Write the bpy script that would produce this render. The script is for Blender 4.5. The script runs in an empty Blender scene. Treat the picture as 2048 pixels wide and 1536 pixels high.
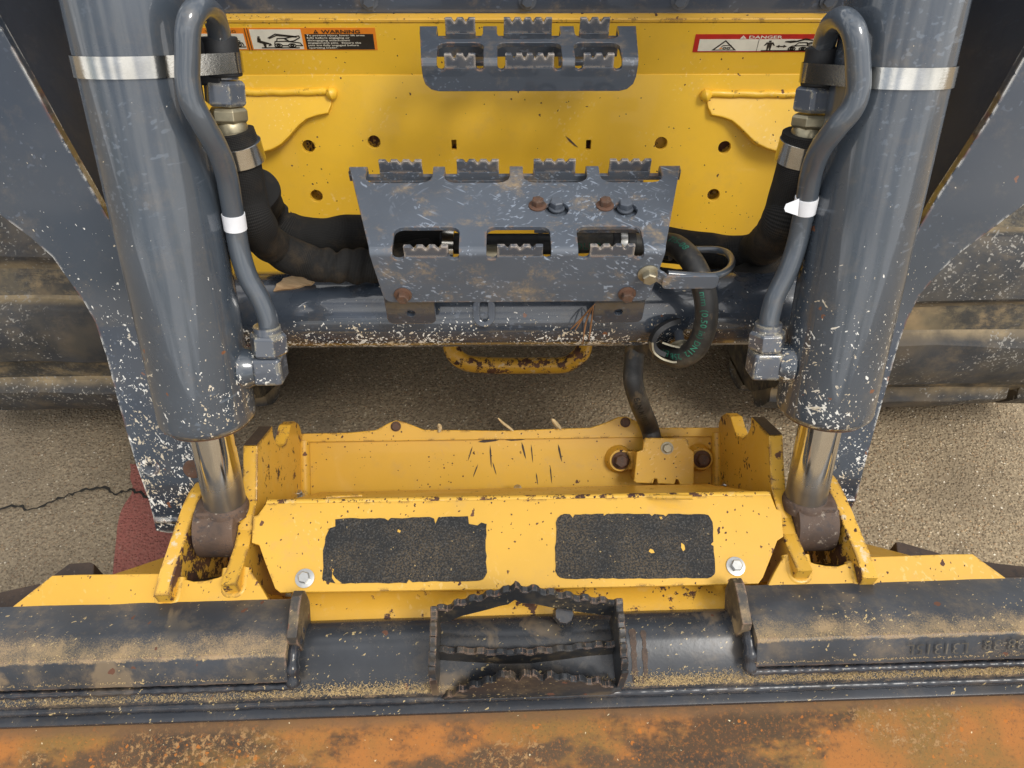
import bpy, bmesh, math, random
from mathutils import Vector as V, Matrix as M, noise as mn
random.seed(7)
R = math.radians
sc = bpy.context.scene
COL = sc.collection

# ------------------------------------------------------------------ camera
F, CX, CY = 1520.0, 1024.0, 768.0                 # pinhole of the 2048 x 1536 photograph
YAW, PITCH, ROLL = R(1.22), R(50), R(.51)
CAM = V((-.018, 0, 1.30))
_fh = V((math.sin(YAW), math.cos(YAW), 0)); _r0 = V((math.cos(YAW), -math.sin(YAW), 0)); _z = V((0, 0, 1))
AF = _fh*math.cos(PITCH) - _z*math.sin(PITCH); _u0 = _fh*math.sin(PITCH) + _z*math.cos(PITCH)
AR = _r0*math.cos(ROLL) + _u0*math.sin(ROLL); AU = _u0*math.cos(ROLL) - _r0*math.sin(ROLL)
cd = bpy.data.cameras.new('camera'); cd.sensor_width = 36; cd.lens = F/2048*36; cd.clip_start = .01; cd.clip_end = 500
cam = bpy.data.objects.new('camera', cd); COL.objects.link(cam)
cam.matrix_world = M((AR.to_4d(), AU.to_4d(), (-AF).to_4d(), V((0, 0, 0, 1)))).transposed()
cam.location = CAM
sc.camera = cam

# ------------------------------------------------------------------ daylight: bright broken overcast
SUN_EL, SUN_AZ = R(54), R(136)                    # azimuth from +Y towards +X: in front of the machine, to the right
w = bpy.data.worlds.new('World'); sc.world = w; w.use_nodes = True
nt = w.node_tree; nt.nodes.clear()
n_o = nt.nodes.new('ShaderNodeOutputWorld'); n_b = nt.nodes.new('ShaderNodeBackground'); n_b.inputs[1].default_value = .108
sky = nt.nodes.new('ShaderNodeTexSky'); sky.sky_type = 'NISHITA'; sky.sun_disc = False
sky.sun_elevation = SUN_EL; sky.sun_rotation = SUN_AZ; sky.dust_density = 3; sky.air_density = 1.0
tc = nt.nodes.new('ShaderNodeTexCoord'); mp = nt.nodes.new('ShaderNodeMapping'); mp.inputs['Scale'].default_value = (1, 1, 1.8)
nz = nt.nodes.new('ShaderNodeTexNoise'); nz.inputs['Scale'].default_value = 3.4; nz.inputs['Detail'].default_value = 4
rp = nt.nodes.new('ShaderNodeValToRGB'); rp.color_ramp.elements[0].position = .40; rp.color_ramp.elements[1].position = .58
rp.color_ramp.elements[0].color = (.12, .12, .12, 1)
mx = nt.nodes.new('ShaderNodeMix'); mx.data_type = 'RGBA'; mx.inputs['B'].default_value = (15.0, 14.8, 14.5, 1)
nt.links.new(tc.outputs['Generated'], mp.inputs[0]); nt.links.new(mp.outputs[0], nz.inputs['Vector'])
nt.links.new(nz.outputs['Fac'], rp.inputs[0]); nt.links.new(rp.outputs[0], mx.inputs['Factor'])
nt.links.new(sky.outputs[0], mx.inputs['A']); nt.links.new(mx.outputs['Result'], n_b.inputs[0]); nt.links.new(n_b.outputs[0], n_o.inputs[0])
sl = bpy.data.lights.new('sun', 'SUN'); sl.energy = 1.9; sl.angle = R(17); sl.color = (1, .965, .91)
so = bpy.data.objects.new('sun', sl); COL.objects.link(so)
sd = V((math.sin(SUN_AZ)*math.cos(SUN_EL), math.cos(SUN_AZ)*math.cos(SUN_EL), math.sin(SUN_EL)))
so.rotation_euler = sd.to_track_quat('Z', 'Y').to_euler(); so.location = sd*5
vs = sc.view_settings; vs.view_transform = 'Standard'; vs.look = 'None'; vs.gamma = 1; vs.exposure = 0.0; vs.use_curve_mapping = False
sc.cycles.max_bounces = 6; sc.cycles.diffuse_bounces = 3; sc.cycles.glossy_bounces = 4

# ------------------------------------------------------------------ sight lines onto real planes
def ray(x, y): return AF + AR*((x-CX)/F) - AU*((y-CY)/F)
def atP(x, y, P, n): d = ray(x, y); n = V(n); return CAM + d*((V(P)-CAM).dot(n)/d.dot(n))
def atX(x, y, X): return atP(x, y, (X, 0, 0), (1, 0, 0))
def atY(x, y, Y): return atP(x, y, (0, Y, 0), (0, 1, 0))
def atZ(x, y, Z): return atP(x, y, (0, 0, Z), (0, 0, 1))
CYL_P, CYL_D = V((0, .477, .46)), V((0, .407, .914)).normalized()   # tilt cylinder pin and axis
CYL_N = V((0, -CYL_D.z, CYL_D.y))
def atC(x, y, off): return atP(x, y, CYL_P + CYL_N*off, CYL_N)      # planes parallel to the cylinders

# ------------------------------------------------------------------ materials
def lin(r, g, b):
    f = lambda c: (c/255/12.92) if c/255 <= .04045 else ((c/255+.055)/1.055)**2.4
    return (f(r), f(g), f(b), 1)
class NT:
    def __init__(s, name):
        s.m = bpy.data.materials.new(name); s.m.use_nodes = True; s.t = s.m.node_tree; s.t.nodes.clear()
        s.out = s.n('ShaderNodeOutputMaterial'); s.b = s.n('ShaderNodeBsdfPrincipled'); s.l(s.b.outputs[0], s.out.inputs[0])
        s.tc = s.n('ShaderNodeTexCoord'); s.co = s.tc.outputs['Object']; s.uv = s.tc.outputs['UV']
    def n(s, t): return s.t.nodes.new(t)
    def l(s, a, b): s.t.links.new(a, b)
    def put(s, sock, v):
        if hasattr(v, 'is_output'): s.l(v, sock)
        else: sock.default_value = v
    def math(s, op, a, b=0.0, clamp=False):
        n = s.n('ShaderNodeMath'); n.operation = op; n.use_clamp = clamp; s.put(n.inputs[0], a); s.put(n.inputs[1], b); return n.outputs[0]
    def mul(s, a, b): return s.math('MULTIPLY', a, b, True)
    def mx(s, a, b): return s.math('MAXIMUM', a, b)
    def scale(s, v, k):
        n = s.n('ShaderNodeMapping'); s.l(v, n.inputs[0]); n.inputs['Scale'].default_value = k if hasattr(k, '__len__') else (k, k, k); return n.outputs[0]
    def rot(s, v, r, k=(1, 1, 1)):
        n = s.n('ShaderNodeMapping'); s.l(v, n.inputs[0]); n.inputs['Rotation'].default_value = r
        return n.outputs[0] if tuple(k) == (1, 1, 1) else s.scale(n.outputs[0], k)
    def noise(s, sc_, det=4, ro=.6, v=None, dist=0):
        n = s.n('ShaderNodeTexNoise'); s.l(v or s.co, n.inputs['Vector']); n.inputs['Scale'].default_value = sc_
        n.inputs['Detail'].default_value = det; n.inputs['Roughness'].default_value = ro; n.inputs['Distortion'].default_value = dist; return n.outputs['Fac']
    def vor(s, sc_, v=None, feat='F1', rnd=1):
        n = s.n('ShaderNodeTexVoronoi'); n.feature = feat; s.l(v or s.co, n.inputs['Vector']); n.inputs['Scale'].default_value = sc_
        n.inputs['Randomness'].default_value = rnd; return n
    def warp(s, amt, sc_, v=None):
        n = s.n('ShaderNodeTexNoise'); s.l(v or s.co, n.inputs['Vector']); n.inputs['Scale'].default_value = sc_; n.inputs['Detail'].default_value = 2
        a = s.n('ShaderNodeVectorMath'); a.operation = 'SUBTRACT'; s.l(n.outputs['Color'], a.inputs[0]); a.inputs[1].default_value = (.5, .5, .5)
        b = s.n('ShaderNodeVectorMath'); b.operation = 'SCALE'; s.l(a.outputs[0], b.inputs[0]); b.inputs['Scale'].default_value = amt
        c = s.n('ShaderNodeVectorMath'); c.operation = 'ADD'; s.l(b.outputs[0], c.inputs[0]); s.l(v or s.co, c.inputs[1]); return c.outputs[0]
    def mr(s, v, a, b, lo=0.0, hi=1.0, smooth=True):
        n = s.n('ShaderNodeMapRange'); n.interpolation_type = 'SMOOTHSTEP' if smooth else 'LINEAR'
        s.put(n.inputs['Value'], v)
        if a > b: a, b, lo, hi = b, a, hi, lo
        n.inputs['From Min'].default_value = a; n.inputs['From Max'].default_value = b; n.inputs['To Min'].default_value = lo; n.inputs['To Max'].default_value = hi; return n.outputs[0]
    def mix(s, f, a, b, blend='MIX'):
        n = s.n('ShaderNodeMix'); n.data_type = 'RGBA'; n.blend_type = blend; s.put(n.inputs['Factor'], f)
        s.put(n.inputs['A'], a); s.put(n.inputs['B'], b); return n.outputs['Result']
    def axis(s, i):
        if not hasattr(s, 'sx'): s.sx = s.n('ShaderNodeSeparateXYZ'); s.l(s.co, s.sx.inputs[0])
        return s.sx.outputs[i]
    def edge(s, rad):
        b = s.n('ShaderNodeBevel'); b.samples = 2; b.inputs['Radius'].default_value = rad
        g = s.n('ShaderNodeNewGeometry'); d = s.n('ShaderNodeVectorMath'); d.operation = 'DOT_PRODUCT'
        s.l(b.outputs[0], d.inputs[0]); s.l(g.outputs['True Normal'], d.inputs[1]); return s.math('SUBTRACT', 1.0, d.outputs['Value'], True)
    def bump(s, h, st, dist=.002, prev=None):
        n = s.n('ShaderNodeBump'); n.inputs['Strength'].default_value = st; n.inputs['Distance'].default_value = dist; s.l(h, n.inputs['Height'])
        if prev: s.l(prev, n.inputs['Normal'])
        return n.outputs[0]
    def chips(s, sc_, dens, size, mask=None, stretch=(1, 1, 1), rotv=(0, 0, 0), warp=.004):
        v = s.rot(s.warp(warp, sc_*1.3), rotv, stretch)
        n = s.vor(sc_, v); sep = s.n('ShaderNodeSeparateColor'); s.l(n.outputs['Color'], sep.inputs[0])
        thr = s.math('MULTIPLY', mask, dens) if mask is not None else dens
        keep = s.math('LESS_THAN', sep.outputs[0], thr)
        rad = s.math('MULTIPLY', sep.outputs[1], size)
        inside = s.math('LESS_THAN', n.outputs['Distance'], rad)
        return s.math('MULTIPLY', keep, inside)
    def scratch(s, dens, rotv, k=(60, 4, 60), sc_=1.6, wid=.012):
        v = s.rot(s.warp(.012, 5), rotv, (k[0]*2.2, k[1], k[2]*2.2))
        n = s.noise(sc_, 1, .5, v)
        line = s.mr(n, .63, .69)
        return s.mul(line, s.mr(s.noise(8, 2, .6, s.rot(s.co, rotv)), 1-dens, 1-dens+.1))
    def fin(s, col, rough, normal=None, metal=0, coat=0, spec=None):
        s.put(s.b.inputs['Base Color'], col); s.put(s.b.inputs['Roughness'], rough); s.put(s.b.inputs['Metallic'], metal)
        if coat: s.put(s.b.inputs['Coat Weight'], coat); s.b.inputs['Coat Roughness'].default_value = .045; s.b.inputs['Coat IOR'].default_value = 1.6
        if spec is not None: s.b.inputs['Specular IOR Level'].default_value = spec
        if normal is not None: s.l(normal, s.b.inputs['Normal'])
        return s.m
WHITE_CHIP = lin(226, 224, 216); RUST = lin(112, 62, 36); RUSTD = lin(66, 42, 34); DUST = lin(176, 150, 108)

def gray_paint(name, base=(.072, .085, .108, 1), chip=0.0, zlo=.35, zhi=.75, edge=.5, dust=.12, rough=.30, big=0, axisi=2, rust=.10, edgecol=None, scr=.5, coat=.85):
    s = NT(name)
    c = s.mix(s.mr(s.noise(6, 4), .35, .7), base, tuple(x*1.22 for x in base[:3])+(1,))
    sm = s.mx(s.scratch(.46, (.4, .2, .7)), s.scratch(.46, (.1, .8, -.5), (50, 3, 50)))
    if scr > .7: sm = s.mx(sm, s.mx(s.scratch(.52, (.8, 0, .9), (60, 5, 60), 2.2), s.mx(s.scratch(.52, (-.7, .3, -1.0), (60, 5, 60), 2.2), s.scratch(.5, (.5, .2, .3), (60, 5, 60), 2.2))))
    sm = s.mul(sm, scr)
    c = s.mix(sm, c, tuple(min(1, x*3.0+.03) for x in base[:3])+(1,))
    dm = s.mul(s.mr(s.noise(22, 6, .75), .5, .76), dust*2.2)
    c = s.mix(dm, c, DUST)
    r = s.mix(s.mr(s.noise(14, 5, .65), .4, .75), (rough,)*3+(1,), (rough+.22,)*3+(1,))
    h = None
    if chip:
        mask = s.mr(s.axis(axisi), zhi, zlo)
        clump = s.mr(s.noise(13, 4, .65), .36, .66, .25, 1.2)
        mk = s.math('MULTIPLY', mask, clump)
        thr = s.math('SUBTRACT', .775, s.math('MULTIPLY', s.math('SQRT', mk), .115+.055*chip))
        def fleck(sc2, rv, st, off):
            return s.math('GREATER_THAN', s.math('SUBTRACT', s.noise(sc2, 2, .62, s.rot(s.co, rv, st)), off), thr)
        a = fleck(330, (.3, .2, .5), (1, 1, .7), 0.0)
        b = fleck(210, (.8, .5, -.6), (1, .8, .28), .012)
        e = s.mx(fleck(190, (.1, .7, .4), (.3, 1, 1), .012), s.mul(fleck(90, (.2, .6, .9), (1, 1, .6), .03), s.mr(s.noise(240, 2), .40, .46)))
        wch = s.mx(s.mx(a, b), e)
        c = s.mix(wch, c, s.mix(s.mr(s.noise(40, 2), .45, .6), WHITE_CHIP, lin(196, 182, 156)))
        ru = s.chips(110, rust*.8, .36, s.mr(s.axis(axisi), zhi+.03, zlo), (1, 1, .7), (0, .3, .1), .009)
        c = s.mix(ru, c, lin(116, 72, 46))
        wr = s.mx(wch, ru); r = s.mix(wr, r, (.7, .7, .7, 1))
        h = s.math('SUBTRACT', 1.0, wr)
    if edge:
        e = s.mul(s.mr(s.edge(.005), .02, .12), s.mr(s.noise(70, 3, .7), .62-.2*edge, .70-.2*edge))
        c = s.mix(e, c, edgecol or s.mix(s.mr(s.noise(25, 2), .42, .58), RUST, WHITE_CHIP)); r = s.mix(e, r, (.75, .75, .75, 1))
    nm = s.bump(s.noise(260, 2), .06, .001)
    if h is not None: nm = s.bump(h, .35, .0006, nm)
    return s.fin(c, r, nm, coat=coat)

YEL = (.70, .385, .032, 1)
def yellow_paint(name, base=YEL, rust=.12, edge=.55, dust=.14, rough=.36, heavy=0.0, scuff=.25, marks=.10, inner=None):
    s = NT(name)
    c = s.mix(s.mr(s.noise(5, 5, .6), .3, .75), tuple(x*.93 for x in base[:3])+(1,), tuple(min(1, x*1.06) for x in base[:3])+(1,))
    c = s.mix(s.mul(s.mr(s.noise(17, 8, .75), .5, .8), dust*2.4), c, lin(186, 150, 96))
    sm = s.mul(s.mx(s.scratch(.42, (.4, .2, .7)), s.scratch(.42, (.2, .9, -.5))), scuff)
    c = s.mix(sm, c, lin(238, 212, 150))
    a = s.chips(150, rust*.5, .36, s.mr(s.noise(11, 3), .40, .62, .1, 1.2), (1, .45, .8), (.2, .3, .4), .006)
    b = s.chips(320, rust*.9, .42, s.mr(s.noise(9, 3), .42, .62, .1, 1.2), (1, .6, 1), (.5, .1, .2), .003)
    rr = s.mx(a, b)
    sc_ = s.mul(s.mr(s.noise(34, 6, .75, s.rot(s.co, (.3, .2, 1.2), (1, 3, 1))), .64, .72), marks*6)
    c = s.mix(sc_, c, lin(196, 150, 96))
    if heavy:
        hv = s.mr(s.noise(46, 7, .72), .60-.16*heavy, .63-.16*heavy)
        if inner: hv = s.mul(hv, s.math('LESS_THAN', s.math('ABSOLUTE', s.axis(0)), inner))
        wv = s.mul(s.mr(s.noise(70, 6, .7), .56, .60), s.mr(s.noise(38, 4), .45, .55))
        c = s.mix(s.mul(wv, heavy), c, lin(214, 204, 176)); rr = s.mx(rr, hv)
    if edge:
        e = s.mul(s.mr(s.edge(.006), .015, .10), s.mr(s.noise(44, 5, .72), .66-.2*edge, .72-.2*edge)); rr = s.mx(rr, e)
    c = s.mix(rr, c, s.mix(s.mr(s.noise(30, 4), .4, .62), RUSTD, lin(104, 70, 48)))
    r = s.mix(s.mr(s.noise(12, 5, .65), .4, .75), (rough,)*3+(1,), (rough+.2,)*3+(1,)); r = s.mix(rr, r, (.82, .82, .82, 1))
    nm = s.bump(s.noise(220, 2), .08, .001); nm = s.bump(s.math('SUBTRACT', 1.0, rr), .5, .0007, nm)
    return s.fin(c, r, nm, coat=.12)

def black_paint(name, dustmask=None, base=(.022, .025, .031, 1), rough=.36, rustc=.10, dust=.28, er=.004):
    s = NT(name)
    c = s.mix(s.mr(s.noise(8, 5), .35, .7), base, tuple(x*1.7 for x in base[:3])+(1,))
    d = s.mul(s.mr(s.noise(20, 9, .78), .46, .72), dust)
    sw = s.mul(s.mr(s.noise(15, 6, .6, s.warp(.10, 9)), .52, .60), s.mr(s.noise(6, 3), .48, .62))
    d = s.mx(d, s.mul(sw, dust*1.3))
    if dustmask:
        for (ax, lo0, lo1, hi1, hi0, amt) in dustmask:
            a = s.math('ADD', s.axis(ax), s.math('MULTIPLY', s.math('SUBTRACT', s.noise(60, 6, .75), .5), .010))
            band = s.math('MULTIPLY', s.mr(a, lo0, lo1), s.mr(a, hi0, hi1))
            thr = s.math('SUBTRACT', .74, s.math('MULTIPLY', band, .28*amt)); d = s.mx(d, s.mul(s.mr(s.math('SUBTRACT', s.math('ADD', s.math('MULTIPLY', s.noise(700, 3, .75), .45), s.math('MULTIPLY', s.noise(24, 6, .72), .55)), thr), -.06, .16), .66))
    c = s.mix(d, c, s.mix(s.mr(s.noise(12, 4), .35, .7), lin(160, 138, 98), lin(190, 160, 116)))
    f1 = s.mul(s.math('GREATER_THAN', s.math('ADD', s.noise(300, 2, .6, s.rot(s.co, (0, 0, .9), (1, .5, 1))), s.math('MULTIPLY', s.noise(13, 4, .65), .32)), .862), .8)
    c = s.mix(f1, c, lin(196, 172, 122))
    ru = s.chips(80, rustc, .36, None, (1, .6, 1), (0, 0, .3), .012)
    c = s.mix(ru, c, lin(100, 66, 50))
    e = s.mul(s.mr(s.edge(er), .02, .12), s.mr(s.noise(60, 4, .7), .46, .56))
    c = s.mix(e, c, lin(150, 120, 98))
    r = s.mix(d, (rough,)*3+(1,), (.8, .8, .8, 1)); r = s.mix(s.mx(ru, e), r, (.8, .8, .8, 1))
    nm = s.bump(s.noise(150, 3), .12, .001)
    return s.fin(c, r, nm)

def rusty(name, dark=.35, metal=0, rough=.7, orange=1.0, sc_=18):
    s = NT(name)
    c = s.mix(s.mr(s.noise(sc_, 6, .7), .35, .68), lin(70, 57, 49), lin(106, 83, 66))
    c = s.mix(s.mr(s.noise(sc_*4, 5, .75), .48, .66), c, lin(66, 56, 52))
    c = s.mix(s.mul(s.mr(s.noise(sc_*7, 4, .7), .58, .7), .6), c, lin(168, 156, 140))
    if orange > 1: c = s.mix(s.mr(s.noise(sc_*2, 4), .3, .6), c, lin(94, 66, 50))
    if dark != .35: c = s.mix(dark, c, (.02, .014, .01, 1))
    nm = s.bump(s.noise(sc_*12, 4, .7), .3, .0012)
    return s.fin(c, rough, nm, metal=metal)

def bucket_rust(name):
    s = NT(name)
    c = s.mix(s.mr(s.noise(5, 5, .65), .40, .58), lin(134, 102, 56), lin(170, 110, 56))
    c = s.mix(s.mul(s.mr(s.noise(4, 5, .65, s.scale(s.co, (1, 2.0, 1))), .47, .55), .95), c, lin(84, 66, 52))
    blk_ = s.mul(s.mr(s.noise(3.2, 6, .72, s.scale(s.co, (1, 1.6, 1))), .52, .60), .85); c = s.mix(blk_, c, lin(58, 48, 42))
    c = s.mix(s.mul(s.mr(s.noise(260, 5, .75), .50, .66), .5), c, lin(178, 110, 50))
    c = s.mix(s.mul(s.mr(s.noise(330, 4, .75), .54, .66), .55), c, lin(84, 62, 46))
    spots = s.chips(160, .5, .40, s.mr(s.noise(13, 4), .48, .60), (1, 1, 1), (0, 0, .4), .006); c = s.mix(s.mul(spots, .8), c, lin(186, 112, 44))
    cl = s.mul(s.mr(s.noise(150, 6, .8, s.warp(.01, 70)), .53, .57), s.mr(s.noise(8, 4, .6), .50, .56))
    c = s.mix(s.mul(cl, .9), c, lin(170, 132, 94))
    top = s.mr(s.math('ADD', s.axis(1), s.math('MULTIPLY', s.noise(40, 4), .016)), .2385, .2500)
    c = s.mix(s.mul(top, .75), c, lin(120, 90, 66))
    gl = s.chips(420, .015, .35); c = s.mix(gl, c, lin(228, 214, 190))
    c = s.mix(1.0, c, (.90, .89, .74, 1), 'MULTIPLY')
    nm = s.bump(s.noise(190, 6, .78), .55, .0016); nm = s.bump(s.math('ADD', cl, spots), .5, .0008, nm)
    return s.fin(c, .84, nm)

def rubber(name, dust=.6, base=(.020, .021, .023, 1), scr=.5, valley=None):
    s = NT(name)
    c = s.mix(s.mr(s.noise(9, 5), .35, .7), base, tuple(x*1.9 for x in base[:3])+(1,))
    st = s.noise(34, 6, .75, s.scale(s.co, (.7, 1, 1)))
    d = s.mul(s.mr(st, .40, .68), dust)
    d = s.mx(d, s.mul(s.mr(s.noise(7, 4), .5, .66), dust*.9))
    c = s.mix(d, c, s.mix(s.mr(s.noise(10, 3), .4, .65), lin(128, 114, 86), lin(176, 150, 108)))
    if valley:
        dy, dz = s.math('SUBTRACT', s.axis(1), 1.168), s.math('SUBTRACT', s.axis(2), .30)
        rad = s.math('SQRT', s.math('ADD', s.math('MULTIPLY', dy, dy), s.math('MULTIPLY', dz, dz)))
        rad = s.math('ADD', rad, s.math('MULTIPLY', s.math('SUBTRACT', s.noise(30, 5, .7), .5), .008))
        c = s.mix(s.mul(s.mr(rad, .2945, .277), s.mr(s.noise(12, 5, .7), .3, .6, .6, 1)), c, s.mix(s.mr(s.noise(18, 4), .4, .65), lin(112, 100, 80), lin(152, 134, 102)))
    sc1 = s.mul(s.mx(s.scratch(.5, (.4, .2, .7), (60, 8, 60)), s.scratch(.5, (.3, .7, -.4), (60, 8, 60))), scr)
    c = s.mix(sc1, c, lin(150, 146, 138))
    cr = s.mr(s.noise(14, 5, .7, s.scale(s.co, (.5, 3, 3))), .5, .506)
    crk = s.mul(s.mr(s.math('ABSOLUTE', s.math('SUBTRACT', s.noise(16, 5, .7, s.scale(s.co, (.45, 2.6, 2.6))), .5)), .008, 0), s.mr(s.noise(8, 2), .52, .6))
    c = s.mix(s.mul(crk, dust), c, (.01, .009, .008, 1))
    nm = s.bump(s.noise(70, 6, .7), .35, .002)
    return s.fin(c, .72, nm)

def concrete(name, tint=None):
    s = NT(name)
    wv = s.warp(.004, 130)
    v = s.vor(160, wv); sep = s.n('ShaderNodeSeparateColor'); s.l(v.outputs['Color'], sep.inputs[0])
    cr = s.n('ShaderNodeValToRGB'); e = cr.color_ramp.elements
    e[0].position = 0; e[0].color = lin(84, 72, 58); e[1].position = 1; e[1].color = lin(206, 196, 174)
    for p_, k in ((.14, (132, 104, 78)), (.3, (164, 148, 120)), (.45, (112, 96, 76)), (.6, (180, 164, 136)), (.76, (104, 92, 78)), (.9, (164, 134, 98))):
        q = e.new(p_); q.color = lin(*k)
    s.l(sep.outputs[0], cr.inputs[0])
    mort = s.mix(s.mr(s.noise(120, 6, .8), .36, .64), lin(92, 80, 64), lin(160, 146, 122))
    c = s.mix(s.mr(v.outputs['Distance'], .26, .5), cr.outputs[0], mort)
    pit = s.mr(s.noise(210, 3, .65), .42, .34); c = s.mix(s.mul(pit, .9), c, lin(40, 33, 26))
    pit2 = s.chips(120, .14, .32, None, (1, 1, 1), (0, 0, 0), .01); c = s.mix(s.mul(pit2, .8), c, lin(48, 40, 32))
    c = s.mix(s.mul(s.mr(s.noise(4, 6, .7), .44, .66), .6), c, lin(92, 82, 68))
    c = s.mix(s.mul(s.mr(s.noise(11, 5, .7), .60, .68), .5), c, lin(66, 58, 50))
    c = s.mix(s.chips(210, .05, .42), c, lin(222, 216, 200))
    c = s.mix(.3, c, lin(128, 114, 92)); c = s.mix(1.0, c, (1.5, 1.46, 1.39, 1), 'MULTIPLY')
    st = s.math('ADD', s.noise(2.2, 6, .7), s.math('MULTIPLY', s.axis(0), -.30)); c = s.mix(s.mul(s.mr(st, .50, .72), .5), c, lin(94, 86, 74))  # grimy grey tone that also paints the left ground's weaker light into the colour
    if tint:
        edge = s.math('ADD', s.noise(40, 5, .75), s.mul(s.noise(9, 3), .3))
        c = s.mix(s.mr(edge, .40, .50, .35, .8), c, s.mix(s.noise(60, 4), tint, tuple(x*.75 for x in tint[:3])+(1,)))
    h = s.math('SUBTRACT', s.mr(v.outputs['Distance'], .6, .1), s.math('ADD', pit, pit2))
    nm = s.bump(h, .6, .005); nm = s.bump(s.noise(400, 4, .7), .4, .001, nm)
    return s.fin(c, .9, nm)

def plain(name, col, rough=.5, metal=0, var=.15, nsc=40, bump=.05, coat=0):
    s = NT(name)
    c = s.mix(s.mr(s.noise(nsc, 4), .35, .7), tuple(x*(1-var) for x in col[:3])+(1,), tuple(min(1, x*(1+var)) for x in col[:3])+(1,))
    return s.fin(c, s.mr(s.noise(nsc*1.5, 4), .3, .7, rough, min(1, rough+.18)), s.bump(s.noise(nsc*4, 3), bump, .001), metal, coat)

def fabric(name):
    s = NT(name)
    sp = s.n('ShaderNodeSeparateXYZ'); s.l(s.uv, sp.inputs[0])
    u = s.math('SINE', s.math('MULTIPLY', sp.outputs[0], 2*math.pi*620.0)); vv = s.math('SINE', s.math('MULTIPLY', sp.outputs[1], 2*math.pi*70.0))
    wv = s.math('MULTIPLY', s.math('ADD', u, s.math('MULTIPLY', vv, .55)), .5)
    c = s.mix(s.mr(wv, -.5, .7), (.008, .008, .008, 1), (.026, .025, .024, 1))
    c = s.mix(s.mul(s.mr(s.noise(16, 6, .7), .48, .75), .45), c, lin(98, 82, 60))
    return s.fin(c, .85, s.bump(wv, .35, .001), spec=.25)

def hose_rubber(name):
    s = NT(name)
    c = s.mix(s.mr(s.noise(14, 6, .7), .45, .72), (.022, .022, .022, 1), (.12, .108, .084, 1))
    c = s.mix(s.mul(s.mr(s.noise(30, 4, .7, s.scale(s.co, (1, 1, .4))), .56, .66), .5), c, lin(120, 102, 74))
    return s.fin(c, .5, s.bump(s.noise(180, 3), .15, .001))

def wood(name):
    s = NT(name)
    c = s.mix(s.mr(s.noise(26, 6, .7, s.rot(s.co, (0, 0, .3), (.3, 3, 3))), .3, .7), lin(150, 118, 84), lin(214, 184, 142))
    return s.fin(c, .8, s.bump(s.noise(40, 6, .7, s.scale(s.co, (.4, 3, 3))), .7, .003))

def chrome(name):
    s = NT(name)
    g = s.mul(s.mr(s.math('ADD', s.axis(2), s.math('MULTIPLY', s.noise(24, 5, .7), .03)), .572, .530), .8)
    c = s.mix(g, (.74, .73, .70, 1), (.075, .062, .052, 1))
    r = s.mix(g, (.09, .09, .09, 1), (.42, .42, .42, 1))
    return s.fin(c, r, s.bump(s.noise(90, 3), .03, .001), metal=s.mr(g, 0, 1, 1, .75))

def steel_band(name):
    s = NT(name)
    c = s.mix(s.mr(s.noise(20, 4), .35, .7), (.52, .50, .45, 1), (.70, .68, .63, 1))
    return s.fin(c, .16, s.bump(s.noise(60, 3, .6, s.scale(s.co, (1, 8, 8))), .08, .001), metal=1)

MT = {}
MT['cyl'] = gray_paint('cylinder_paint', base=(.050, .063, .080, 1), chip=.52, zlo=.57, zhi=.80, edge=.7, dust=.05, rough=.27, scr=.35)
MT['cylr'] = gray_paint('cylinder_paint_worn', base=(.044, .056, .072, 1), chip=.72, zlo=.56, zhi=.86, edge=.7, dust=.06, rough=.24, scr=.4)
MT['arm'] = gray_paint('arm_paint', base=(.022, .029, .041, 1), chip=1.0, zlo=.40, zhi=.80, edge=.85, dust=.05, rough=.30, rust=.16)
MT['armshade'] = gray_paint('arm_paint_shaded', base=(.016, .021, .032, 1), chip=0, edge=0, dust=.02, scr=.1, coat=0, rough=.7)  # darker matte copy of the arm paint, shade of the gap put into the colour
MT['tubebar'] = gray_paint('cross_tube_paint', base=(.032, .041, .056, 1), chip=1.2, zlo=.555, zhi=.655, edge=0, dust=.06, rough=.22, rust=.06)
MT['line'] = gray_paint('line_paint', base=(.058, .072, .090, 1), chip=0, edge=0, dust=.06, rough=.34, scr=.25)
MT['fit'] = gray_paint('fitting_paint', base=(.070, .082, .104, 1), chip=.05, zlo=.6, zhi=1.0, edge=.7, dust=.1, rough=.3, edgecol=lin(190, 180, 150))
MT['step'] = gray_paint('step_paint', base=(.080, .095, .118, 1), chip=0, edge=.55, dust=.36, rough=.40, coat=.35, scr=.9, edgecol=lin(132, 108, 88))
MT['step2'] = gray_paint('upper_step_paint', base=(.044, .054, .070, 1), chip=0, edge=.5, dust=.14, rough=.34, scr=.5, edgecol=lin(132, 100, 76))
MT['tooth'] = gray_paint('grip_tooth_paint', base=(.062, .070, .086, 1), chip=0, edge=.95, dust=.15, rough=.36, edgecol=lin(176, 164, 150))
MT['floor'] = gray_paint('cab_sill_paint', base=(.046, .060, .086, 1), chip=0, edge=0, dust=.16, rough=.4)
MT['yel'] = yellow_paint('panel_yellow', base=(.80, .475, .032, 1), rust=.05, edge=.35, dust=.12, rough=.42, scuff=.35, marks=.02)
MT['yelc'] = yellow_paint('coupler_yellow', base=(.68, .385, .042, 1), rust=.15, edge=.62, dust=.24, marks=.16)
MT['yelw'] = yellow_paint('coupler_ear_yellow', base=(.68, .38, .040, 1), rust=.18, edge=.95, dust=.16, heavy=.08)
MT['yelworn'] = yellow_paint('worn_ear_yellow', base=(.74, .42, .05, 1), rust=.4, edge=1.0, dust=.16, heavy=.75, inner=.3975)
MT['yelf'] = yellow_paint('cover_fold_yellow', base=(.78, .46, .066, 1), rust=.9, edge=0, dust=.2, heavy=.30)
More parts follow.
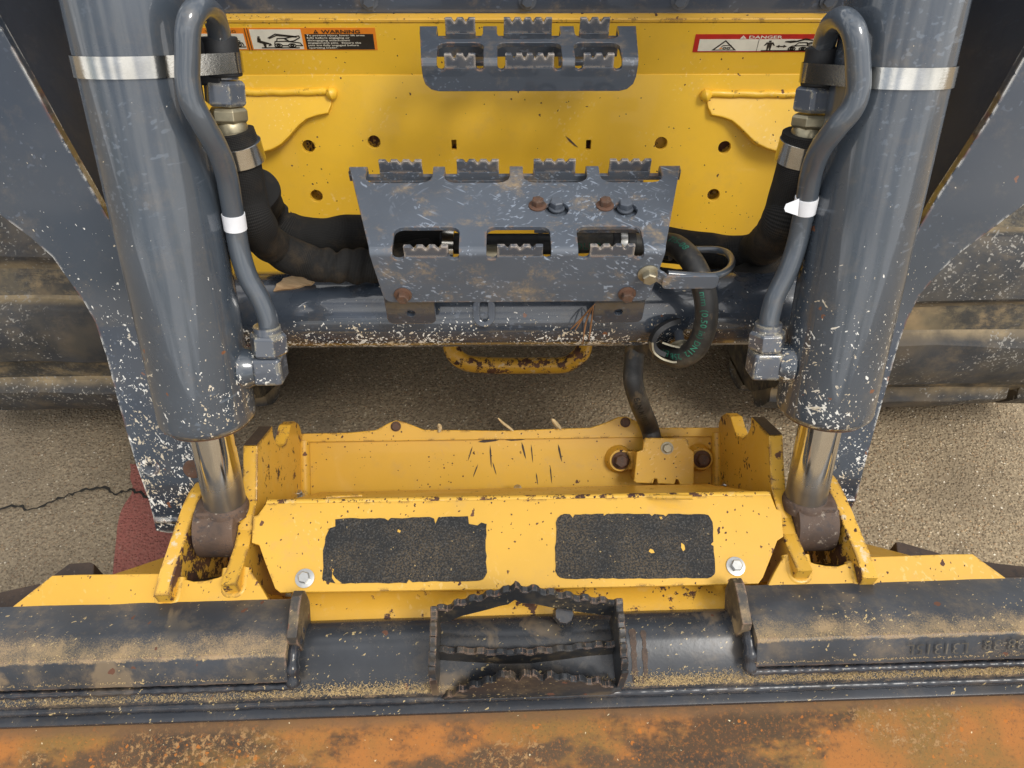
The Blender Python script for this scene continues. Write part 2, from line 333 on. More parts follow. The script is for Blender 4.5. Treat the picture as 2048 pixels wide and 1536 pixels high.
MT['yelh'] = yellow_paint('handle_yellow', base=(.68, .37, .03, 1), rust=.35, edge=.3, dust=.2, heavy=.55)
MT['bar'] = black_paint('bucket_bar_black', [(1, .260, .263, .266, .282, .8), (1, .318, .324, .330, .345, .45)], base=(.026, .029, .034, 1), rough=.26, dust=.16)
MT['lip'] = black_paint('bucket_lip_black', [(1, .286, .2895, .298, .345, 1.15), (1, .270, .274, .276, .284, .6)], base=(.032, .036, .043, 1), dust=.24, rough=.38)
MT['bstep'] = black_paint('bucket_step_black', base=(.020, .022, .025, 1), rough=.38, dust=.2, rustc=.12, er=.0016)
MT['weld'] = black_paint('weld_bead_black', base=(.020, .023, .029, 1), rough=.25, dust=.08, rustc=.05, er=.0004)
MT['lug'] = black_paint('lug_black', base=(.036, .032, .028, 1), rough=.5, dust=.7)
MT['brust'] = bucket_rust('bucket_inner_rust')
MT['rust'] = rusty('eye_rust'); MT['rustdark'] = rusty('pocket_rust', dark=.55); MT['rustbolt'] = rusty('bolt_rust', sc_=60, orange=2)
MT['rust2'] = rusty('streak_rust', sc_=90, dark=.25)
MT['rubber'] = rubber('track_lug_rubber', .20, (.028, .029, .031, 1), scr=.9, valley=True); MT['belt'] = rubber('track_belt_rubber', .75, (.035, .033, .029, 1), .2)
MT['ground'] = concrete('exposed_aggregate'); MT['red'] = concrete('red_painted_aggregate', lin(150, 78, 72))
MT['zinc'] = plain('zinc', lin(196, 196, 192), .28, .9, .12); MT['zincd'] = plain('dull_zinc', lin(170, 162, 140), .42, .8, .2)
MT['brass'] = plain('plated_nut', lin(178, 168, 140), .3, .85, .15); MT['boltgray'] = plain('painted_bolt', (.10, .115, .14, 1), .4, 0, .2)
MT['fab'] = fabric('woven_sleeve'); MT['hose'] = hose_rubber('hose_rubber'); MT['blk'] = plain('black_rubber', (.016, .017, .019, 1), .5, 0, .3)
MT['green'] = plain('hose_print_green', lin(50, 118, 96), .6, 0, .5); MT['hosemark'] = plain('hose_print_dark', (.008, .008, .008, 1), .5)
MT['chrome'] = chrome('chrome_rod'); MT['band'] = steel_band('steel_band')
MT['tape'] = plain('white_tape', lin(232, 234, 238), .5, 0, .06); MT['grit'] = None
MT['wood'] = wood('splintered_wood'); MT['straw'] = plain('straw', lin(204, 180, 136), .8, 0, .25); MT['needle'] = plain('pine_needle', lin(150, 108, 70), .7, 0, .3)
MT['dorange'] = plain('decal_orange', lin(222, 128, 30), .4, 0, .06); MT['dwhite'] = plain('decal_white', lin(214, 208, 190), .4, 0, .06)
MT['dblack'] = plain('decal_black', (.022, .016, .010, 1), .4, 0, .1); MT['dred'] = plain('decal_red', lin(178, 36, 26), .4, 0, .12)
MT['crack'] = plain('crack_dark', (.016, .014, .011, 1), .95); MT['hole'] = plain('hole_inside', (.05, .028, .008, 1), .8)  # crack: plain dark colour of the ribbon along the ground crack
MT['stamp'] = plain('stamped_edge', lin(92, 86, 76), .6, 0, .5); MT['smear'] = concrete('concrete_smear', lin(150, 146, 138))
MT['saw'] = plain('sawdust', lin(188, 162, 116), .85, 0, .35, 300)
def grit():
    s = NT('grit_pad')
    g = s.noise(420, 2, .6)
    c = s.mix(s.mr(g, .48, .72), (.010, .011, .012, 1), (.060, .058, .054, 1))
    c = s.mix(s.mul(s.mul(s.mr(s.noise(14, 5, .65), .36, .66), s.mr(s.noise(520, 2, .6), .42, .62)), .45), c, lin(116, 98, 70))
    c = s.mix(s.chips(420, .06, .35), c, lin(170, 146, 100))
    return s.fin(c, .75, s.bump(g, .9, .0015))
MT['grit'] = grit()

# ------------------------------------------------------------------ mesh helpers
def thing(name, label, cat, loc, group=None):
    o = bpy.data.objects.new(name, None); COL.objects.link(o); o.location = loc; o.empty_display_size = .05
    o['label'] = label; o['category'] = cat
    if group: o['group'] = group
    return o
def link(name, me, mat, parent=None, smooth=35):
    if mat is not None and not me.materials: me.materials.append(MT[mat] if isinstance(mat, str) else mat)
    if smooth:
        me.shade_smooth() if hasattr(me, 'shade_smooth') else None
        me.set_sharp_from_angle(angle=R(smooth))
    o = bpy.data.objects.new(name, me); COL.objects.link(o)
    if parent is not None:
        o.parent = parent
        if parent.type == 'EMPTY': o.matrix_parent_inverse = M.Translation(-parent.location)
    return o
def tag(o, label, cat, group=None):
    o['label'] = label; o['category'] = cat
    if group: o['group'] = group
    return o
class MB:
    def __init__(s): s.v = []; s.f = []; s.uv = None
    def add(s, vs, fs): b = len(s.v); s.v += [V(p) for p in vs]; s.f += [tuple(i+b for i in f) for f in fs]; return s
    def box(s, a, b):
        (x0, y0, z0), (x1, y1, z1) = a, b
        return s.add([(x0,y0,z0),(x1,y0,z0),(x1,y1,z0),(x0,y1,z0),(x0,y0,z1),(x1,y0,z1),(x1,y1,z1),(x0,y1,z1)],
                     [(0,3,2,1),(4,5,6,7),(0,1,5,4),(1,2,6,5),(2,3,7,6),(3,0,4,7)])
    def prism(s, pts, ext):
        n = len(pts); e = V(ext)
        return s.add([V(p) for p in pts]+[V(p)+e for p in pts], [tuple(range(n))[::-1], tuple(range(n, 2*n))]+[(i, (i+1) % n, n+(i+1) % n, n+i) for i in range(n)])
    def mesh(s, name='m'):
        me = bpy.data.meshes.new(name); me.from_pydata([tuple(p) for p in s.v], [], s.f); me.update()
        bm = bmesh.new(); bm.from_mesh(me); bmesh.ops.recalc_face_normals(bm, faces=bm.faces); bm.to_mesh(me); bm.free(); return me
    def build(s, name, mat, parent=None, smooth=35, bevel=0, tf=None):
        if tf is not None: s.v = [tf @ p for p in s.v]
        o = link(name, s.mesh(name), mat, parent, smooth)
        if bevel:
            b = o.modifiers.new('bevel', 'BEVEL'); b.width = bevel; b.segments = 2; b.limit_method = 'ANGLE'; b.angle_limit = R(30); b.harden_normals = True
        return o
def crom(pts, per=8, closed=False):
    pts = [V(p) for p in pts]; out = []; n = len(pts)
    if n < 3: return pts
    for i in range(n if closed else n-1):
        g = lambda k: pts[k % n] if closed else pts[max(0, min(n-1, k))]
        p0, p1, p2, p3 = g(i-1), g(i), g(i+1), g(i+2)
        for k in range(per):
            t = k/per
            out.append(.5*((2*p1)+(p2-p0)*t+(2*p0-5*p1+4*p2-p3)*t*t+(3*p1-p0-3*p2+p3)*t**3))
    if not closed: out.append(pts[-1])
    return out
def frames(path):
    T = []; n = len(path)
    for i in range(n): T.append((path[min(n-1, i+1)]-path[max(0, i-1)]).normalized())
    a = V((0, -1, .3)); u = (a-T[0]*a.dot(T[0])).normalized(); out = []
    for i in range(n):
        u = (u-T[i]*u.dot(T[i])).normalized(); out.append((T[i], u, T[i].cross(u)))
    return out
def tube_mesh(path, r, n=16, cap=True, uv=True, wr=None):
    fr = frames(path); vs = []; fs = []; L = [0.0]
    for i in range(1, len(path)): L.append(L[-1]+(path[i]-path[i-1]).length)
    for i, p in enumerate(path):
        T, u, v = fr[i]; rr = r[i] if hasattr(r, '__len__') else r
        for k in range(n):
            a = 2*math.pi*k/n; q = rr*(wr(L[i], a) if wr else 1); vs.append(p+(u*math.cos(a)+v*math.sin(a))*q)
    uvs = []
    for i in range(len(path)-1):
        for k in range(n):
            k2 = (k+1) % n; fs.append((i*n+k, i*n+k2, (i+1)*n+k2, (i+1)*n+k)); uvs.append(((L[i], k/n), (L[i], (k+1)/n), (L[i+1], (k+1)/n), (L[i+1], k/n)))
    if cap: fs.append(tuple(range(n))[::-1]); fs.append(tuple((len(path)-1)*n+k for k in range(n))); uvs += [((0, 0),)*n]*2
    me = bpy.data.meshes.new('tube'); me.from_pydata([tuple(x) for x in vs], [], fs)
    lay = me.uv_layers.new(name='UVMap'); j = 0
    for f in uvs:
        for q in f: lay.data[j].uv = q; j += 1
    bm = bmesh.new(); bm.from_mesh(me); bmesh.ops.recalc_face_normals(bm, faces=bm.faces); bm.to_mesh(me); bm.free()
    return me
def tube(name, path, r, mat, parent=None, n=16, cap=True, wr=None, smooth=50): return link(name, tube_mesh(path, r, n, cap, True, wr), mat, parent, smooth)
def lathe_mesh(prof, O, D, n=32, cap=True):
    """prof: (t along D, radius)."""
    D = V(D).normalized(); a = V((1, 0, 0)) if abs(D.x) < .9 else V((0, 0, 1)); u = (a-D*a.dot(D)).normalized(); v = D.cross(u); b = MB(); O = V(O)
    vs = [O+D*t+(u*math.cos(2*math.pi*k/n)+v*math.sin(2*math.pi*k/n))*r for t, r in prof for k in range(n)]
    fs = [(i*n+k, i*n+(k+1) % n, (i+1)*n+(k+1) % n, (i+1)*n+k) for i in range(len(prof)-1) for k in range(n)]
    if cap: fs += [tuple(range(n))[::-1], tuple((len(prof)-1)*n+k for k in range(n))]
    b.add(vs, fs); return b
def lathe(name, prof, O, D, mat, parent=None, n=32, smooth=40): return lathe_mesh(prof, O, D, n).build(name, mat, parent, smooth)
def flat_mesh(loops, thick, bevel=.0008):
    cu = bpy.data.curves.new('c', 'CURVE'); cu.dimensions = '2D'; cu.fill_mode = 'BOTH'
    for lp in loops:
        sp = cu.splines.new('POLY'); sp.points.add(len(lp)-1); sp.use_cyclic_u = True
        for p, q in zip(sp.points, lp): p.co = (q[0], q[1], 0, 1)
    cu.extrude = max(thick/2-bevel, 1e-5); cu.bevel_depth = bevel; cu.bevel_resolution = 1; cu.offset = -bevel
    ob = bpy.data.objects.new('c', cu); COL.objects.link(ob)
    dg = bpy.context.evaluated_depsgraph_get(); me = bpy.data.meshes.new_from_object(ob.evaluated_get(dg))
    bpy.data.objects.remove(ob); bpy.data.curves.remove(cu)
    bm = bmesh.new(); bm.from_mesh(me); bmesh.ops.remove_doubles(bm, verts=bm.verts, dist=1e-6); bmesh.ops.recalc_face_normals(bm, faces=bm.faces); bm.to_mesh(me); bm.free()
    me.materials.clear()
    return me
def plate(name, loops, thick, O, U, W, mat, parent=None, bevel=.0008, tf=None):
    """flat plate; 2-D loops in the frame O + u U + w W, front face at O on the side U x W."""
    U = V(U).normalized(); W = V(W).normalized(); N = U.cross(W)
    me = flat_mesh(loops, thick, bevel)
    for vtx in me.vertices:
        p = V(O)+U*vtx.co.x+W*vtx.co.y+N*(vtx.co.z-thick/2); vtx.co = tf @ p if tf is not None else p
    return link(name, me, mat, parent, 14)
def plate3(name, pts, thick, N, mat, parent=None, bevel=.0008, tf=None, holes=()):
    """plate from a list of 3-D points on one plane with outward normal N; the plate grows to -N."""
    N = V(N).normalized(); O = V(pts[0]); U = V((1, 0, 0))
    if abs(N.x) > .9: U = V((0, 1, 0))
    U = (U-N*U.dot(N)).normalized(); W = N.cross(U)
    f = lambda p: ((V(p)-O).dot(U), (V(p)-O).dot(W))
    return plate(name, [[f(p) for p in pts]]+[[f(p) for p in h] for h in holes], thick, O, U, W, mat, parent, bevel, tf)
def rrect(x0, y0, x1, y1, r, n=5):
    out = []
    for cx, cy, a in ((x1-r, y1-r, 0), (x0+r, y1-r, 90), (x0+r, y0+r, 180), (x1-r, y0+r, 270)):
        out += [(cx+r*math.cos(R(a+90*k/n)), cy+r*math.sin(R(a+90*k/n))) for k in range(n+1)]
    return out
def hexbolt_mesh(rad, h, flange=1.45, washer=True):
    b = MB(); n = 6
    prof = ([(0, rad*flange), (.0012, rad*flange), (h*.28, rad*1.12)] if washer else [(0, rad*1.02)])
    if washer: b.v, b.f = (lambda q: (q.v, q.f))(lathe_mesh([(0, rad*flange), (.0014, rad*flange), (h*.25, rad*1.1), (h*.25+.0001, .0001)], (0, 0, 0), (0, 0, 1), 24))
    z0 = h*.2 if washer else 0
    vs = []; fs = []
    rings = [(z0, rad), (h*.88, rad), (h, rad*.84)]
    for z, r_ in rings:
        for k in range(6): a = R(60*k+17); vs.append((r_*math.cos(a), r_*math.sin(a), z))
    for i in range(2):
        for k in range(6): fs.append((i*6+k, i*6+(k+1) % 6, (i+1)*6+(k+1) % 6, (i+1)*6+k))
    fs += [tuple(range(12, 18)), tuple(range(6))[::-1]]
    b.add(vs, fs)
    b.v += []; return b.mesh('bolt')
def place(name, me, mat, parent, P, N, smooth=30, spin=0):
    q = V(N).to_track_quat('Z', 'Y').to_matrix().to_4x4() @ M.Rotation(spin, 4, 'Z')
    if mat is not None and not me.materials: me.materials.append(MT[mat] if isinstance(mat, str) else mat)
    me.set_sharp_from_angle(angle=R(smooth))
    o = bpy.data.objects.new(name, me); COL.objects.link(o); mw = M.Translation(V(P)) @ q
    o.parent = parent
    o.matrix_parent_inverse = M.Translation(-parent.location) if parent.type == 'EMPTY' else parent.matrix_basis.inverted() if False else M.Identity(4)
    o.matrix_basis = mw; return o
def text_mesh(body, size=1.0, bold=0.0, align='LEFT', space=1.0):
    cu = bpy.data.curves.new('t', 'FONT'); cu.body = body; cu.size = size; cu.align_x = align; cu.offset = bold; cu.resolution_u = 2; cu.space_character = space
    ob = bpy.data.objects.new('t', cu); COL.objects.link(ob); dg = bpy.context.evaluated_depsgraph_get()
    me = bpy.data.meshes.new_from_object(ob.evaluated_get(dg)); bpy.data.objects.remove(ob); bpy.data.curves.remove(cu); me.materials.clear(); return me
def RZ(a, c): return M.Translation(V(c)) @ M.Rotation(a, 4, 'Z') @ M.Translation(-V(c))

# ================================================================== GROUND
g = MB(); g.add([(-40, -40, 0), (40, -40, 0), (40, 40, 0), (-40, 40, 0)], [(0, 1, 2, 3)])
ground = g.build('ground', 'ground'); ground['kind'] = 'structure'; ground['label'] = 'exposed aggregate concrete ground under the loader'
def ground_sheet(name, px, mat, z=.004, jit=.004):
    pts = []
    P = [atZ(x, y, z) for x, y in px]
    for i, p in enumerate(P):
        q = P[(i+1) % len(P)]; k = max(2, int((q-p).length/.02))
        for j in range(k):
            t = p.lerp(q, j/k); pts.append(t+V((random.uniform(-jit, jit), random.uniform(-jit, jit), 0)))
    pts = [V((p.x, p.y, z)) for p in pts]
    b = MB(); b.add(pts, [tuple(range(len(pts)))]); me = b.mesh(name)
    return link(name, me, mat, ground, 0)
ground_sheet('painted_patch', [(262, 925), (300, 930), (480, 930), (480, 1190), (215, 1190), (232, 1120), (240, 1030), (262, 990)], 'red')
def ribbon_ground(name, px, wid, mat, z=.005):
    pts = crom([atZ(x, y, z) for x, y in px], 7); L = []; Rr = []
    for i, p in enumerate(pts):
        t = (pts[min(i+1, len(pts)-1)]-pts[max(i-1, 0)]).normalized(); nrm = V((-t.y, t.x, 0)); p = p+nrm*random.uniform(-.0035, .0035); ww = wid*random.uniform(.35, 1.3)
        L.append(p+nrm*ww); Rr.append(p-nrm*ww)
    n = len(pts); b = MB(); b.add(L+Rr, [(i, i+1, n+i+1, n+i) for i in range(n-1)]); return link(name, b.mesh(name), mat, ground, 0)
ribbon_ground('crack', [(-40, 1020), (30, 1013), (60, 1017), (110, 1000), (150, 985), (200, 975), (235, 987), (262, 980), (300, 995), (330, 1000)], .0028, 'crack', .0085)

# ================================================================== RUBBER TRACKS
TC, TR = V((0, 1.168, .30)), .30
def track(side):
    t = thing('rubber_track', 'dusty black rubber track behind the %s lift arm' % ('left' if side < 0 else 'right'), 'track', (side*.74, TC.y, 0), 'tracks of the loader')
    x0, x1 = side*.50, side*.98
    def arc(r, a0, a1, n): return [(TC.y-r*math.cos(R(a0+(a1-a0)*k/n)), TC.z-r*math.sin(R(a0+(a1-a0)*k/n))) for k in range(n+1)]
    rb = TR-.024
    prof = [(2.4, TC.z-rb)]+arc(rb, 90, -90, 40)+[(2.4, TC.z+rb+.08)]
    inn = [(y+(.02 if i in (0,) else 0), z) for i, (y, z) in enumerate(prof)]
    b = MB(); n = len(prof)
    b.add([(x0, y, z) for y, z in prof]+[(x1, y, z) for y, z in prof], [(i, i+1, n+i+1, n+i) for i in range(n-1)]+[tuple(range(n)), tuple(range(n, 2*n))[::-1]])
    belt = b.build('belt', 'belt', t, 40)
    for a in ({-1: (-87, -51, -15, 21, 57), 1: (-72, -36, 0, 36, 72)}[side]):            # lugs round the front idler
        for (xa, xb) in ((x0-side*.004, x0+side*.455), (x0+side*.475, x0+side*.60)):
            m = MB(); rows = []
            for (da, rr) in ((-14.5, rb-.003), (-12.2, rb+.004), (-10.4, TR-.005), (-9.6, TR-.001), (-5, TR+.0015), (0, TR+.002), (5, TR+.0015), (9.6, TR-.001), (10.4, TR-.005), (12.2, rb+.004), (14.5, rb-.003)):
                ang = R(a+da); rows.append((TC.y-rr*math.cos(ang), TC.z-rr*math.sin(ang)))
            nr = len(rows); nx = 16; vs = []; fs = []
            for i in range(nx+1):
                f_ = i/nx; x = xa+(xb-xa)*f_; sq = 1-.14*(abs(2*f_-1)**8)
                cy_ = sum(r_[0] for r_ in rows)/nr; cz_ = sum(r_[1] for r_ in rows)/nr
                for (yy, zz) in rows:
                    jn = mn.noise(V((x*7, yy*11, zz*11)))*.0045+mn.noise(V((x*25, yy*25, zz*25)))*.0012
                    vs.append((x, cy_+(yy-cy_)*sq+jn, cz_+(zz-cz_)*sq+jn))
            for i in range(nx):
                for j in range(nr-1): fs.append((i*nr+j, i*nr+j+1, (i+1)*nr+j+1, (i+1)*nr+j))
            fs += [tuple(range(nr)), tuple(nx*nr+j for j in range(nr))]
            m.add(vs, fs); m.build('tread_lug', 'rubber', t, 24)
    return t
track(-1); track(1)

# ================================================================== LOADER CHASSIS (front panel)
ch = thing('loader_chassis', 'yellow front panel of the loader with warning decals and dark sill', 'loader', (0, 1.0, 0))
PY, PKZ, PTZ = 1.0, .775, .842
P_up = (0, PY, .8); N_up = (0, -1, 0)
lowD = V((0, .93-PY, .54-PKZ)).normalized(); N_lo = V((0, lowD.z, -lowD.y)); P_lo = (0, PY, PKZ)
def panel_pt(x, y):
    p = atP(x, y, P_up, N_up)
    return p if p.z > PKZ else atP(x, y, P_lo, N_lo)
def pu(p):  return (V(p).x, (V(p)-V(P_lo)).dot(-lowD))       # flat coordinates on the lower panel (u = X, w = up the slope)
holes = []
for (x, y) in ((617, 293), (748, 284), (1322, 287), (1449, 295), (633, 392), (1427, 390)):
    c = pu(panel_pt(x, y)); holes.append([(c[0]+.0092*math.cos(R(20*k)), c[1]+.0092*math.sin(R(20*k))) for k in range(18)])
for (x, y) in ((908, 290), (1177, 290)):
    c = pu(panel_pt(x, y)); holes.append([(c[0]+dx, c[1]+dy) for dx, dy in ((-.0036, -.007), (.0036, -.007), (.0036, .007), (-.0036, .007))])
bot = -.415
plate('front_panel', [[(-.50, bot), (.50, bot), (.50, -.003), (-.50, -.003)]]+holes, .008, P_lo, (1, 0, 0), -lowD, 'yel', ch, .0006)
nb_ = -N_lo*1.0
plate('inner_wall', [[(-.49, bot+.02), (.49, bot+.02), (.49, -.012), (-.49, -.012)]], .004, V(P_lo)-N_lo*.020, (1, 0, 0), -lowD, 'yelh', ch, .0004)
MB().box((-.49, PY+.04, .33), (.49, 2.6, .80)).build('body_box', 'armshade', ch, bevel=.004)
up = MB(); n_b = 8
prof = [(PY, PKZ+.006), (PY, PTZ)]
up.box((-.60, PY, PKZ-.004), (.60, PY+.008, PTZ)).build('upper_panel', 'yel', ch, bevel=.0006)
bz = MB()                                                     # rounded crease between the two panels
for k in range(5): pass
zl = atP(1024, 37, (0, PY, PTZ), (0, 0, 1)).y
MB().box((-.60, PY-.001, PTZ+.0005), (.60, zl+.004, PTZ+.006)).build('ledge', 'yelc', ch, bevel=.0015)
# dark cab sill above the ledge
zs = atY(1024, 36, zl).z
sill = MB(); sill.box((-.95, zl, PTZ+.008), (.95, zl+.010, PTZ+.30)); sill.build('cab_sill', 'floor', ch, bevel=.001)
bolt_s = hexbolt_mesh(.008, .006)
for x in (738, 1055, 1360, 1658): place('sill_bolt', bolt_s, 'boltgray', ch, atY(x, 1, zl-.0005), (0, -1, 0))
# shaped gussets welded on the panel
def gusset(px, s):
    a = panel_pt(*px[0]); b_ = panel_pt(*px[1]); D = V((0, -.62, -.78)); D.normalize()
    nrm = V((1, 0, 0)).cross(D); nrm = nrm if nrm.z > 0 else -nrm
    pts = [atP(x, y, a, nrm) for x, y in px]
    p = plate3('gusset', pts, .011, nrm, 'yel', ch, .0015)
    q = [a+(b_-a)*(k/14)+V((0, -.001, .001+.0008*math.sin(k*2.1))) for k in range(15)]
    tube('weld_bead', q, .005, 'yel', ch, 8)
    e = b_+V((0, -.004, .0)); lathe('weld_end', [(-.008, .002), (-.005, .007), (0, .009), (.005, .007), (.008, .002)], e, (1, 0, .3), 'yel', ch, 12)
gusset([(430, 186), (664, 184), (662, 210), (655, 226), (632, 231), (612, 238), (597, 250), (580, 270), (562, 288), (545, 298), (525, 304), (500, 306), (430, 306)], -1)
gusset([(1660, 190), (1411, 188), (1416, 214), (1424, 230), (1445, 234), (1464, 241), (1480, 254), (1496, 270), (1512, 286), (1535, 297), (1560, 304), (1600, 306), (1660, 306)], 1)
# paint scar
sc_pts = [panel_pt(x, y)+V((0, -.0008, .0003)) for x, y in ((1130, 271), (1140, 278), (1150, 288), (1157, 295), (1150, 292), (1138, 282))]
MB().add(sc_pts, [tuple(range(6))]).build('paint_scar', 'rustbolt', ch, 0)
# tie-down bar
hp = crom([atY(x, y, Y) for x, y, Y in ((905, 655, .945), (903, 692, .92), (912, 712, .905), (938, 727, .90), (1000, 731, .90), (1080, 731, .90), (1130, 729, .90), (1158, 712, .905), (1168, 692, .92), (1170, 655, .945))], 6)
tube('tie_down_bar', hp, .0148, 'yelh', ch, 16)
for x in (872, 1198):
    p = atY(x, 690, .94); MB().box((p.x-.022, .94, p.z-.004), (p.x+.022, .958, p.z+.09)).build('tie_down_bracket', 'yelh', ch, bevel=.002)

# ---- decals
def decal(name, tl, tr, bl, base, parts, label):
    A_, B_, C_ = panel_pt(*tl), panel_pt(*tr), panel_pt(*bl)
    Y0 = PY-.0006; x0, x1, z1, z0 = A_.x, B_.x, (A_.z+B_.z)/2, C_.z; W_, H_ = x1-x0, z1-z0
    d = MB().box((x0, Y0, z0), (x1, PY-.0001, z1)).build(name, base, ch, 0); d['label'] = label
    lev = [0]
    def rect(n_, mat, u0, v0, u1, v1, k=1, pts=None):
        yy = Y0-.0004*k
        P = [(u0, v0), (u1, v0), (u1, v1), (u0, v1)] if pts is None else pts
        q = [V((x0+u*W_, yy, z1-v*H_)) for u, v in P]
        MB().prism(q, (0, .0003, 0)).build(n_, mat, d, 0)
    def text(n_, mat, s_, u, v, h, wid=None, k=2, bold=.0, shear=0):
        me = text_mesh(s_, 1.0, bold); xs = [p.co.x for p in me.vertices]; w0 = max(xs)
        hh = h*H_/.70; ww = (wid*W_/w0) if wid else hh
        for p in me.vertices: p.co = (x0+u*W_+p.co.x*ww, Y0-.0004*k, z1-v*H_+p.co.y*hh)
        link(n_, me, mat, d, 0)
    def strokes(n_, mat, polys, wd=.0007, k=2, closed=False):
        b = MB()
        for pl in polys:
            q = [V((x0+u*W_, Y0-.0004*k, z1-v*H_)) for u, v in pl]
            for a, c in zip(q, q[1:]):
                t = (c-a).normalized(); nn = V((t.z, 0, -t.x))*wd; a2 = a-t*wd*.5; c2 = c+t*wd*.5
                b.add([a2+nn, c2+nn, c2-nn, a2-nn], [(0, 1, 2, 3)])
        link(n_, b.mesh(), mat, d, 0)
    parts(rect, text, strokes)
    return d
def circ(u, v, ru, rv, n=14): return [(u+ru*math.cos(2*math.pi*k/n), v+rv*math.sin(2*math.pi*k/n)) for k in range(n+1)]
def warn(rect, text, st):
    # u range: 395..758 px
    rect('decal_panel', 'dwhite', .02, .25, .262, .94)
    text('decal_text', 'dblack', 'WARNING', .055, .20, .13, .17)
    rect('decal_rule', 'dblack', .273, 0, .277, 1); rect('decal_rule', 'dblack', .288, 0, .292, 1)
    rect('decal_panel', 'dwhite', .30, .06, .585, .95)
    rect('decal_panel', 'dblack', .602, .27, .985, .965)
    text('decal_text', 'dblack', 'WARNING', .70, .23, .155, .215, bold=.02)
    rect('decal_sign', 'dblack', 0, 0, 0, 0, 2, [(.655, .23), (.668, .06), (.682, .23)])
    text('decal_mark', 'dorange', '!', .6655, .215, .10, .006, k=3)
    for i, s_ in enumerate(('To prevent injury, lower lift arms', 'fully before engaging or', 'disengaging attachment', 'engagement pins.  Ensure the', 'pins are fully engaged before', 'operating loader.')):
        text('decal_text', 'dwhite', s_, .612, .355+i*.112, .075, (.325, .24, .24, .30, .285, .165)[i], bold=.016)
    # loader with raised arm and falling figure
    st('pictogram', 'dblack', [circ(.445, .78, .021, .085), circ(.445, .78, .009, .036), circ(.522, .78, .021, .085), circ(.522, .78, .009, .036),
       [(.425, .72), (.43, .60), (.49, .58), (.57, .66), (.58, .78), (.545, .78)], [(.468, .78), (.50, .78)], [(.44, .60), (.445, .46), (.49, .45), (.51, .58)],
       [(.49, .45), (.52, .40), (.57, .34), (.572, .42), (.54, .56), (.51, .60), (.485, .46)], [(.545, .36), (.44, .26), (.395, .44)], [(.555, .40), (.445, .32), (.402, .46)], [(.35, .88), (.56, .88)]])
    rect('pictogram', 'dblack', 0, 0, 0, 0, 2, [(.335, .42), (.352, .46), (.352, .56), (.395, .66), (.40, .72), (.378, .72), (.375, .86), (.365, .86), (.36, .70), (.33, .62)])
    rect('pictogram', 'dblack', 0, 0, 0, 0, 2, [(.338, .36), (.35, .36), (.35, .42), (.338, .42)]); rect('pictogram', 'dblack', 0, 0, 0, 0, 2, [(.385, .82), (.40, .66), (.41, .76)])
    st('pictogram', 'dblack', [circ(.15, .74, .022, .09), circ(.15, .74, .01, .04), circ(.215, .74, .022, .09), circ(.215, .74, .01, .04), [(.125, .70), (.13, .60), (.19, .58), (.245, .66), (.25, .78)], [(.135, .60), (.135, .44), (.19, .44), (.235, .58)], [(.10, .84), (.26, .84)]])
decal('warning_decal', (388, 54), (750, 57), (392, 100), 'dorange', warn, 'orange, black and white warning decal')
def dang(rect, text, st):
    rect('decal_panel', 'dwhite', .035, .27, .985, .93)
    rect('decal_rule', 'dblack', .463, .27, .467, .93)
    text('decal_text', 'dwhite', 'DANGER', .385, .22, .155, .245, bold=.02, k=2)
    rect('decal_sign', 'dwhite', 0, 0, 0, 0, 2, [(.325, .23), (.345, .05), (.37, .23)]); text('decal_mark', 'dred', '!', .343, .21, .10, .006, k=3)
    rect('decal_sign', 'dblack', 0, 0, 0, 0, 2, [(.135, .88), (.225, .31), (.315, .88)]); rect('decal_sign', 'dwhite', 0, 0, 0, 0, 3, [(.158, .83), (.225, .40), (.292, .83)])
    st('pictogram', 'dblack', [circ(.225, .74, .012, .045), circ(.255, .74, .012, .045), [(.20, .70), (.21, .60), (.27, .58), (.275, .70)]], .0005, 4)
    rect('pictogram', 'dorange', 0, 0, 0, 0, 4, [(.185, .78), (.20, .70), (.21, .78)])
    rect('pictogram', 'dblack', 0, 0, 0, 0, 2, [(.525, .44), (.575, .44), (.59, .62), (.58, .62), (.568, .52), (.566, .88), (.556, .88), (.551, .68), (.546, .88), (.536, .88), (.533, .52), (.52, .62), (.51, .62)])
    rect('pictogram', 'dblack', 0, 0, 0, 0, 2, [(.541, .34), (.559, .34), (.559, .42), (.541, .42)])
    rect('pictogram', 'dblack', 0, 0, 0, 0, 2, [(.60, .66), (.625, .58), (.625, .635), (.655, .635), (.655, .58), (.68, .66), (.655, .74), (.655, .69), (.625, .69), (.625, .74)])
    st('pictogram', 'dblack', [circ(.72, .80, .026, .09), circ(.72, .80, .011, .04), circ(.80, .80, .026, .09), circ(.80, .80, .011, .04), [(.70, .72), (.72, .64), (.79, .62), (.86, .64), (.86, .80), (.83, .80)],
       [(.735, .63), (.76, .46), (.82, .45), (.83, .62)], [(.82, .50), (.90, .36), (.80, .28), (.74, .40), (.70, .44), (.66, .40), (.72, .36), (.745, .38)], [(.83, .56), (.92, .40), (.80, .24), (.745, .36)], [(.50, .90), (.87, .90)]])
decal('danger_decal', (1392, 66), (1668, 70), (1387, 104), 'dred', dang, 'red and white danger decal')

